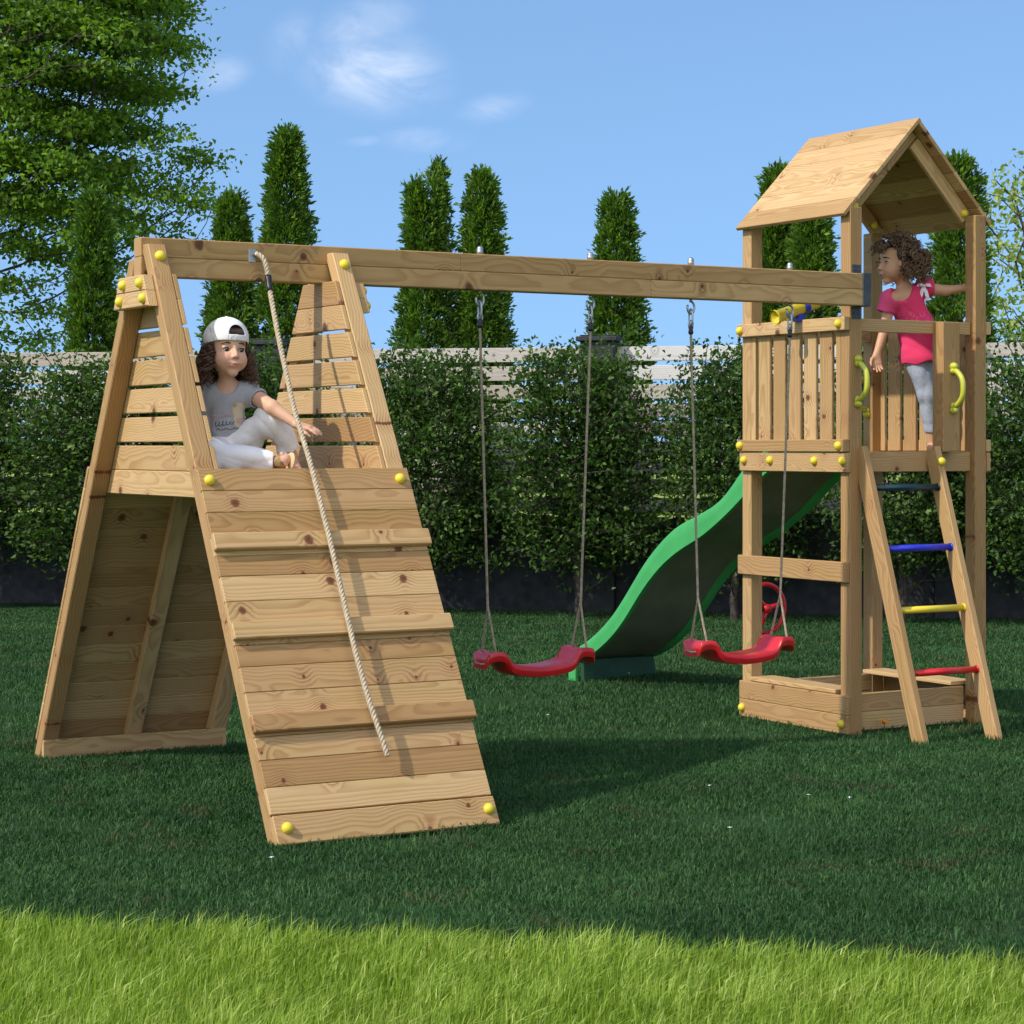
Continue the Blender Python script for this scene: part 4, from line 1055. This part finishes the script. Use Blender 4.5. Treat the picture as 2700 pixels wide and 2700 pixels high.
def hairmat(name, dark, lite):
    m, t, p = mat_new(name); ta = nd(t, 'ShaderNodeAttribute', attribute_name='tone'); ga = nd(t, 'ShaderNodeAttribute', attribute_name='grain')
    sp = nd(t, 'ShaderNodeSeparateXYZ'); t.links.new(ga.outputs['Vector'], sp.inputs[0])
    tip = mrange(t, sp.outputs[0], .02, .12)
    f = mth(t, 'ADD', mth(t, 'MULTIPLY', ta.outputs['Fac'], .55), mth(t, 'MULTIPLY', tip, .4), clamp=True)
    t.links.new(mixc(t, f, dark, lite), p.inputs['Base Color']); p.inputs['Roughness'].default_value = .42; p.inputs['Specular IOR Level'].default_value = .45
    return m
M['skin'] = colattr('skin', .48, .12, .12, 700, .35)
M['eye'] = colattr('eye', .12, spec=.6)
M['lash'] = plain('lash', (.012, .008, .006), .6); M['brow'] = plain('brow', (.045, .025, .015), .7)
M['hair_brown'] = hairmat('brown_hair', (.034, .017, .011), (.15, .078, .048))
M['hair_dark'] = hairmat('dark_curly_hair', (.020, .011, .007), (.24, .14, .078))
M['white_cloth'] = plain('white_cotton', (.78, .77, .78), .85, bump=.5, bscale=320, var=.04, vscale=25)
M['trouser'] = plain('white_trousers', (.84, .83, .86), .85, bump=.4, bscale=260, var=.05, vscale=18)
M['grey_tee'] = colattr('grey_tee', .9, bump=.4, bscale=420, spec=.15)
M['pink_tee'] = colattr('pink_tee', .85, bump=.4, bscale=420, spec=.15)
M['grey_legging'] = plain('grey_melange_leggings', (.34, .38, .47), .9, bump=.5, bscale=500, var=.12, vscale=90)
M['sandal'] = plain('tan_sandal', (.30, .19, .09), .6, bump=.6, bscale=180, var=.6, vscale=90)
M['sole'] = plain('pale_sole', (.62, .47, .28), .7)
M['ribbon'] = plain('white_ribbon', (.78, .72, .80), .7, var=.25, vscale=160)

# --- seated girl -----------------------------------------------------------
g1 = tag(empty('person', (-3.072, -.165, 1.190), -TH), 'child in white backwards cap, grey T-shirt and white trousers sitting in the climbing wall', 'person')
sk1 = (.64, .375, .26)
hd = Head((-.020, -.035, .452), rotm(math.radians(30), math.radians(-2), math.radians(2)))
sd = SDF((-.26, -.33, -.04), (.40, .20, .60), .0032)
hd.sculpt(sd)
nk = hd.p((0, .022, -.06))
sd.cone(nk, (-.025, .01, .318), .027, .030, .02)
# trunk
sd.cone((-.040, .055, .085), (-.036, .04, .19), .062, .060, .03, flat=((0, 1, 0), 1.15))
sd.cone((-.036, .04, .19), (-.028, .015, .285), .060, .058, .03, flat=((0, 1, 0), 1.25))
sd.cone((-.098, .018, .292), (.050, .030, .296), .036, .036, .03)
# her left arm, stretched out towards the wall
sd.cone((.062, .022, .292), (.150, -.062, .240), .0305, .0265, .02); sd.cone((.150, -.062, .240), (.238, -.100, .180), .0265, .0175, .012)
hand(sd, (.240, -.101, .178), (.95, -.10, -.28), (-.25, .25, -.93), -1, .108, .16, .36, .006)
# her right arm, half hidden by the frame leg
sd.cone((-.100, .018, .292), (-.142, .02, .205), .0285, .0235, .02); sd.cone((-.142, .02, .205), (-.120, -.055, .115), .0235, .0165, .012)
hand(sd, (-.120, -.057, .113), (.15, -.5, -.8), (.3, .8, -.5), 1, .10, .25, .1)
# legs under the trousers
sd.cone((-.005, .05, .085), (.132, -.005, .205), .052, .040, .02); sd.cone((.132, -.005, .205), (.212, .03, .062), .036, .024, .015)
sd.cone((-.075, .02, .075), (-.058, -.205, .060), .052, .042, .02); sd.cone((-.058, -.205, .060), (.165, -.165, .034), .036, .024, .015)
# feet
sd.cone((.212, .035, .050), (.236, -.045, .018), .020, .019, .01, flat=((0, 0, 1), 1.2))
sd.cone((.178, -.165, .040), (.214, -.215, .048), .020, .022, .012)
for j in range(5):
    q = np.array((.203+.009*j*.55, -.226, .068-.0125*j)); sd.cone(q+np.array((-.004, .02, 0)), q, .0070, .0078-.0006*j, .005)
    sd.cone((.222+.010*j-.012, -.03, .014), (.226+.010*j-.012, -.058, .012), .0068, .0068-.0006*j, .005)
sdf_obj('body', sd, M['skin'], g1, lambda V: hd.colour(V, sk1, (.50, .17, .13), (.70, .27, .20), (.03, .015, .01)))
hd.eyes(g1, (.38, -.9, .02))
# shirt
sd = SDF((-.20, -.12, .02), (.17, .16, .38), .0034)
sd.cone((-.044, .055, .085), (-.038, .04, .19), .072, .067, .03, flat=((0, 1, 0), 1.12))
sd.cone((-.038, .04, .19), (-.028, .015, .285), .067, .064, .03, flat=((0, 1, 0), 1.2))
sd.cone((-.100, .016, .292), (.052, .028, .296), .043, .043, .03)
sd.cone((.050, .028, .298), (.088, -.002, .274), .041, .0385, .02); sd.cone((-.098, .018, .292), (-.122, .018, .252), .040, .038, .02)
sd.wrinkle(.0050, 62, 3)
sd.cone((-.02, -.065, .325), (-.027, .02, .36), .045, .042, .004, 'sub')
sd.cone(np.array((.088, -.004, .275)), np.array((.15, -.062, .240)), .0315, .0315, .003, 'sub')
sd.cut(lambda X, Y, Z: (.052 + .25*(X+.04)**2*8 - Z) + 0*Y); sd.cut(lambda X, Y, Z: ((X-.094)*.66 + (Y+.008)*-.63 + (Z-.271)*-.41)*1.0)
def tee1(V):
    C = np.tile(np.array((.38, .385, .43)), (len(V), 1)); g = RNG.normal(0, .012, (len(V), 1)); C = C + g
    fr = V[:, 1] < .0
    e = lambda x, z, rx, rz: ((V[:, 0]-x)/rx)**2 + ((V[:, 2]-z)/rz)**2
    pale = fr & ((e(.022, .232, .026, .026) < 1) | (e(.022, .193, .022, .026) < 1)); C[pale] = (.60, .50, .36)
    C[fr & ((e(.005, .250, .008, .008) < 1) | (e(.042, .253, .008, .008) < 1))] = (.45, .33, .22)
    C[fr & (e(.028, .190, .018, .014) < 1)] = (.58, .36, .34)
    return np.clip(C, 0, 1)
tee = sdf_obj('t_shirt', sd, M['grey_tee'], g1, tee1)
# script-like squiggles under the picture (illegible in the photograph)
M['print_dark'] = plain('dark_print', (.05, .05, .055), .8); M['print_pink'] = plain('pink_print', (.62, .40, .42), .8)
from mathutils.bvhtree import BVHTree
bv = BVHTree.FromPolygons([v.co.copy() for v in tee.data.vertices], [tuple(p.vertices) for p in tee.data.polygons])
def onfront(x, z):
    h_ = bv.ray_cast(Vector((x, -.4, z)), Vector((0, 1, 0))); return (h_[0] + Vector((0, -.0012, 0))) if h_[0] else Vector((x, -.05, z))
for mt, x0, x1, z0, a, f in (('print_pink', -.078, -.004, .207, .006, 9), ('print_dark', -.070, .004, .178, .010, 5.5), ('print_dark', -.066, .03, .158, .004, 3)):
    pts = [onfront(x0+(x1-x0)*t + .004*math.sin(f*2*PI*t*1.0+1), z0 + a*math.sin(f*2*PI*t)*(1-.5*t) + .006*t) for t in np.linspace(0, 1, 70)]
    tube(MB(), pts, .0011, 5).build('shirt_print', M[mt], tee)
# trousers
sd = SDF((-.16, -.30, -.02), (.28, .16, .29), .0036)
sd.cone((-.045, .055, .062), (-.042, .055, .090), .072, .068, .03, flat=((0, 1, 0), 1.1))
sd.cone((-.002, .05, .085), (.134, -.004, .200), .064, .052, .03); sd.cone((.134, -.004, .200), (.210, .026, .075), .052, .043, .03)
sd.cone((-.075, .02, .072), (-.062, -.208, .060), .062, .058, .03); sd.cone((-.062, -.205, .060), (.160, -.168, .038), .058, .037, .03)
sd.wrinkle(.0075, 52, 8)
sd.cone((.2135, .0265, .068), (.225, .03, .02), .037, .040, .003, 'sub'); sd.cone((.163, -.168, .038), (.20, -.16, .03), .032, .034, .003, 'sub')
def cuff(a, b):
    a = np.array(a); n = unit(np.array(b)-a); return lambda X, Y, Z: ((X-a[0])*n[0]+(Y-a[1])*n[1]+(Z-a[2])*n[2])
c1 = cuff((.2135, .026, .072), (.235, .03, .04)); c2 = cuff((.166, -.167, .036), (.20, -.163, .032))
sd.cut(lambda X, Y, Z: np.where((X > .12) & (Z < .13) & (Y > -.08), c1(X, Y, Z), -.05)); sd.cut(lambda X, Y, Z: np.where((Y < -.08) & (X > .05), c2(X, Y, Z), -.05))
sdf_obj('trousers', sd, M['trouser'], g1)
# sandals
for pa, pb, pn_, nm in (((.180, -.163, .036), (.218, -.226, .045), (.70, .35, -.05), 0), ((.208, .045, .012), (.236, -.058, .002), (0, 0, -1), 1)):
    rt = []
    sd = SDF(np.minimum(pa, pb)-np.array((.06,)*3), np.maximum(pa, pb)+np.array((.06,)*3), .003)
    a = np.array(pa); b = np.array(pb); n = unit(np.array(pn_))
    sd.cone(a+n*.022, b+n*.022, .027, .031, .01, flat=(n, 4.5))
    so_ = sdf_obj('sandal_sole', sd, M['sole'], g1)
    sd = SDF(np.minimum(pa, pb)-np.array((.06,)*3), np.maximum(pa, pb)+np.array((.06,)*3), .0028)
    ax = unit(b-a); 
    sd.cone(a, a+ax*.03, .0275, .0265, .008); sd.cone(a, a+ax*.05, .0235, .024, .004, 'sub')
    sd.cone(a+ax*.040, a+ax*.050, .0275, .0275, .004)
    sdf_obj('sandal_strap', sd, M['sandal'], so_)
# cap worn backwards: dome, opening and strap over the forehead
sd = SDF((-.16, -.18, .40), (.12, .14, .60), .0026)
cc = hd.p((0, .014, .045)); sd.ell(cc, (.083, .094, .081), hd.R, .01)
sd.wrinkle(.0012, 60, 15)
inn = SDF((-.16, -.18, .40), (.12, .14, .60), .0026); inn.ell(cc, (.0790, .090, .077), hd.R, .01); sd.D = np.maximum(sd.D, -inn.D)
Ri = hd.R.T
def loc(X, Y, Z):
    x, y, z = X-hd.c[0], Y-hd.c[1], Z-hd.c[2]
    return Ri[0, 0]*x+Ri[0, 1]*y+Ri[0, 2]*z, Ri[1, 0]*x+Ri[1, 1]*y+Ri[1, 2]*z, Ri[2, 0]*x+Ri[2, 1]*y+Ri[2, 2]*z
def rim(X, Y, Z):
    x, y, z = loc(X, Y, Z); return (.030 - .16*(y+.05)*(y > -.05) - z)
sd.cut(rim)
def hole(X, Y, Z):
    x, y, z = loc(X, Y, Z); return -np.where(y < 0, np.maximum(np.sqrt(((x-.008)/.9)**2 + (z-.055)**2) - .036, .055 - z), .05)
sd.cut(hole, .002)
cap_ = sdf_obj('cap', sd, M['white_cloth'], g1)
mb = MB(); ball(mb, hd.p((0, .014, .127)), (.006, .006, .003), 10, 6); mb.build('cap_button', M['white_cloth'], cap_)
sd = SDF(hd.p((0, .14, .0))-.09, hd.p((0, .14, .0))+.09, .003); sd.ell(hd.p((0, .12, .012)), (.055, .06, .03), hd.R, .01)
inn = SDF(hd.p((0, .14, .0))-.09, hd.p((0, .14, .0))+.09, .003); inn.ell(hd.p((0, .12, .007)), (.055, .06, .03), hd.R, .01); sd.D = np.maximum(sd.D, -inn.D)
sdf_obj('cap_visor', sd, M['white_cloth'], cap_)
# long wavy hair
g = np.random.default_rng(5); st = []; di = []; ln = []
for i in range(760):
    a = g.uniform(-2.12, 2.12); zz = g.uniform(-.02, .034)           # angle round the head, 0 = back
    if abs(a) > 1.75: zz = g.uniform(.0, .034)
    q = np.array((math.sin(a)*.074, .014+math.cos(a)*.084, zz)); st.append(hd.p(q*np.array((1, 1, 1))))
    o = np.array((math.sin(a)*.34, math.cos(a)*.30 + (.22 if abs(a) > 1.6 else 0), -.75)); di.append(hd.R @ o); ln.append(g.uniform(.08, .158))
mb = MB(); curls(mb, st, di, ln, .0023, .0100, .044, 9, seed=6, n=24, sides=4)
sd = SDF((-.16, -.14, .30), (.13, .15, .56), .004); sd.ell(hd.p((0, .030, .02)), (.076, .076, .072), hd.R, .01); sd.cone(hd.p((.045, .045, -.01)), hd.p((-.045, .045, -.01)), .042, .042, .03)
for x in (-1, 1): sd.cone(hd.p((x*.066, .022, -.01)), hd.p((x*.074, .020, -.085)), .016, .012, .03)
V, F = sd.mesh(); mb.add(V, F.tolist(), np.stack([V[:, 2]*0, V[:, 0], V[:, 1]], 1), .1, True)
for q in range(26):
    x = -.020+.052*q/25
    tube(mb, [hd.p((x, -.046, .086)), hd.p((x*1.05+.002, -.060, .074)), hd.p((x*1.05+.003, -.066, .054))], [.002, .0024, .001], 5, tone=g.uniform(0, 1))
mb.build('hair', M['hair_brown'], g1)

# --- standing girl ---------------------------------------------------------
g2 = tag(empty('person', (.598, .215, 1.250), -TH), 'curly haired child in pink top and grey leggings standing on the tower platform', 'person')
sk2 = (.60, .335, .205)
hd2 = Head((-.118, -.005, .905), rotm(math.radians(-74), math.radians(4), math.radians(0)))
sd = SDF((-.32, -.24, -.03), (.32, .24, 1.04), .0036)
hd2.sculpt(sd)
sd.cone(hd2.p((0, .030, -.055)), (-.078, .012, .775), .032, .033, .02)
sd.cone((.000, .02, .47), (-.018, .015, .585), .064, .060, .03, flat=((.3, 1, 0), 1.2)); sd.cone((-.018, .015, .585), (-.062, .008, .715), .060, .060, .03, flat=((.3, 1, 0), 1.25))
sd.cone((-.142, -.022, .728), (.022, .030, .782), .034, .034, .03)
sd.cone((-.145, -.024, .726), (-.170, -.018, .595), .029, .024, .02); sd.cone((-.170, -.018, .595), (-.212, -.050, .478), .024, .0165, .012)
hand(sd, (-.213, -.051, .474), (-.04, -.25, -.97), (.30, -.90, .2), 1, .105, .35, .22)
sd.cone((.028, .032, .785), (.128, .055, .775), .030, .0245, .02); sd.cone((.128, .055, .775), (.212, .022, .786), .0245, .0165, .012)
hand(sd, (.213, .021, .787), (.55, -.80, .05), (-.80, -.55, 0), 1, .10, .55, .1)
sd.cone((-.020, .0, .465), (.030, -.012, .275), .053, .038, .02); sd.cone((.030, -.012, .275), (.056, .0, .060), .037, .023, .015)
sd.cone((.045, .03, .465), (.105, .03, .28), .053, .038, .02); sd.cone((.105, .03, .28), (.130, .05, .060), .037, .023, .015)
for fx, fy in ((.056, 0), (.130, .05)):
    sd.cone((fx, fy+.012, .035), (fx-.018, fy-.075, .016), .024, .018, .012, flat=((0, 0, 1), 1.25))
    for j in range(5): sd.cone((fx-.034+.0085*j, fy-.078, .012), (fx-.037+.0085*j, fy-.098, .010), .0068, .006, .005)
sdf_obj('body', sd, M['skin'], g2, lambda V: hd2.colour(V, sk2, (.42, .13, .11), (.52, .22, .14), (.02, .012, .008)))
hd2.eyes(g2, (-.95, -.15, .02))
sd = SDF((-.26, -.14, .36), (.16, .16, .88), .0036)
sd.cone((.002, .004, .45), (-.012, .012, .585), .100, .084, .03, flat=((.3, 1, 0), 1.3)); sd.cone((-.012, .015, .585), (-.060, .008, .715), .080, .076, .03, flat=((.3, 1, 0), 1.3))
sd.cone((-.145, -.022, .728), (.025, .030, .780), .045, .043, .03)
sd.cone((-.145, -.024, .730), (-.168, -.022, .672), .046, .046, .02); sd.cone((.024, .031, .786), (.066, .042, .780), .042, .042, .02)
sd.wrinkle(.0050, 55, 21)
sd.cone((-.100, -.075, .760), (-.078, .01, .83), .052, .046, .005, 'sub')
sd.cone((-.169, -.022, .668), (-.172, -.02, .60), .036, .036, .003, 'sub'); sd.cone((.068, .042, .780), (.12, .055, .775), .033, .033, .003, 'sub')
sd.cut(lambda X, Y, Z: (.425 + .10*(X+.02) + .006*np.sin(X*60) - Z) + 0*Y)
sd.cut(lambda X, Y, Z: np.where(Z > .72, (X-.070) + .0*Y, -.05)); sd.cut(lambda X, Y, Z: np.where(X < -.12, (.664-Z) - .35*(X+.17), -.05) + 0*Y)
def tee2(V):
    C = np.tile(np.array((.72, .050, .145)), (len(V), 1)); f = np.clip((-.06-V[:, 0])/.14, 0, 1)[:, None]; C = C*(1-.55*f) + np.array((.72, .13, .30))*.55*f
    k = (V[:, 1] < .02) & (V[:, 2] > .56) & (V[:, 2] < .665); s_ = np.sin(V[:, 0]*190+3*np.sin(V[:, 2]*90))*np.sin(V[:, 2]*260+2*np.sin(V[:, 0]*70))
    C[k & (s_ > .72)] = (.34, .05, .24); C[k & (s_ < -.88)] = (.62, .34, .12)
    return C
tee_2 = sdf_obj('t_shirt', sd, M['pink_tee'], g2, tee2)
mb = MB(); nb = [Vector((-.100+.058*math.cos(t), -.046-.02*abs(math.cos(t))*0+.012*math.sin(t), .775+.052*math.sin(t)*1.05)) for t in np.linspace(PI*1.02, PI*2-.02, 24)]
bv = BVHTree.FromPolygons([v.co.copy() for v in tee_2.data.vertices], [tuple(p.vertices) for p in tee_2.data.polygons])
bw = Vector((.012, -.036, .792)); h_ = bv.ray_cast(Vector((.012, -.4, .792)), Vector((0, 1, 0)))
if h_[0]: bw = h_[0] + Vector((0, -.004, 0))
mb = MB()
for a, ln_ in ((2.75, .034), (.35, .036), (-1.25, .062), (-1.95, .060)):
    d = Vector((math.cos(a), -.12, math.sin(a))); s_ = Vector((-math.sin(a), 0, math.cos(a)))
    P_a = [bw + d*ln_*t + Vector((0, -.010*math.sin(PI*t), -.01*t*t)) for t in (0, .35, .7, 1)]
    V = []; 
    for i, q in enumerate(P_a): wv = (.003, .0075, .0085, .007)[i]; V += [q+s_*wv, q-s_*wv, q-s_*wv+Vector((0, .002, 0)), q+s_*wv+Vector((0, .002, 0))]
    F = []
    for i in range(3):
        for k in range(4): F.append((i*4+k, i*4+(k+1) % 4, (i+1)*4+(k+1) % 4, (i+1)*4+k))
    F += [(3, 2, 1, 0), (12, 13, 14, 15)]; mb.add(V, F, None, .5, False)
ball(mb, bw + Vector((0, -.004, 0)), .007, 10, 6); mb.build('ribbon_bow', M['ribbon'], tee_2)
sd = SDF((-.12, -.12, .07), (.22, .16, .55), .0036)
sd.cone((.0, .02, .455), (-.005, .02, .50), .074, .07, .03, flat=((.3, 1, 0), 1.2))
sd.cone((-.020, .0, .465), (.030, -.012, .275), .059, .043, .02); sd.cone((.030, -.012, .275), (.054, -.002, .085), .042, .029, .02)
sd.cone((.045, .03, .465), (.105, .03, .28), .059, .043, .02); sd.cone((.105, .03, .28), (.128, .048, .085), .042, .029, .02)
sd.wrinkle(.0030, 75, 33); sd.cut(lambda X, Y, Z: .098 - Z + 0*X + 0*Y); sd.cut(lambda X, Y, Z: Z - .50 + 0*X + 0*Y)
sdf_obj('leggings', sd, M['grey_legging'], g2)
# mass of loose curls
g = np.random.default_rng(9); st = []; di = []; ln = []
for i in range(520):
    a = g.uniform(-2.25, 2.25); el = g.uniform(-.75, 1.5)
    if abs(a) > 1.75 and el < .45: a *= .75
    q = np.array((math.sin(a)*math.cos(el)*.070, .014+math.cos(a)*math.cos(el)*.082, .030+math.sin(el)*.070))
    st.append(hd2.p(q)); o = np.array((math.sin(a)*math.cos(el), math.cos(a)*math.cos(el)+.15, math.sin(el)+.1)); di.append(hd2.R @ (o + g.normal(0, .3, 3)))
    ln.append(g.uniform(.06, .115)*(1.2 if el < .3 else .55))
for i in range(50):                                 # fringe blown forward
    x = g.uniform(-.05, .05); st.append(hd2.p((x, -.045, .095-abs(x)*.4))); di.append(hd2.R @ np.array((x*3, -1, g.uniform(-.2, .6)))); ln.append(g.uniform(.03, .085))
mb = MB(); curls(mb, st, di, ln, .0035, .0085, .026, 15, seed=3, n=24)
sd = SDF(hd2.c-.16, hd2.c+.16, .0045); sd.ell(hd2.p((0, .024, .036)), (.079, .080, .073), hd2.R, .01); sd.ell(hd2.p((0, .058, -.01)), (.078, .048, .070), hd2.R, .03)
sd.wrinkle(.006, 120, 4); V, F = sd.mesh(); mb.add(V, F.tolist(), np.stack([V[:, 2]*0, V[:, 0], V[:, 1]], 1), .15, True)
mb.build('hair', M['hair_dark'], g2)
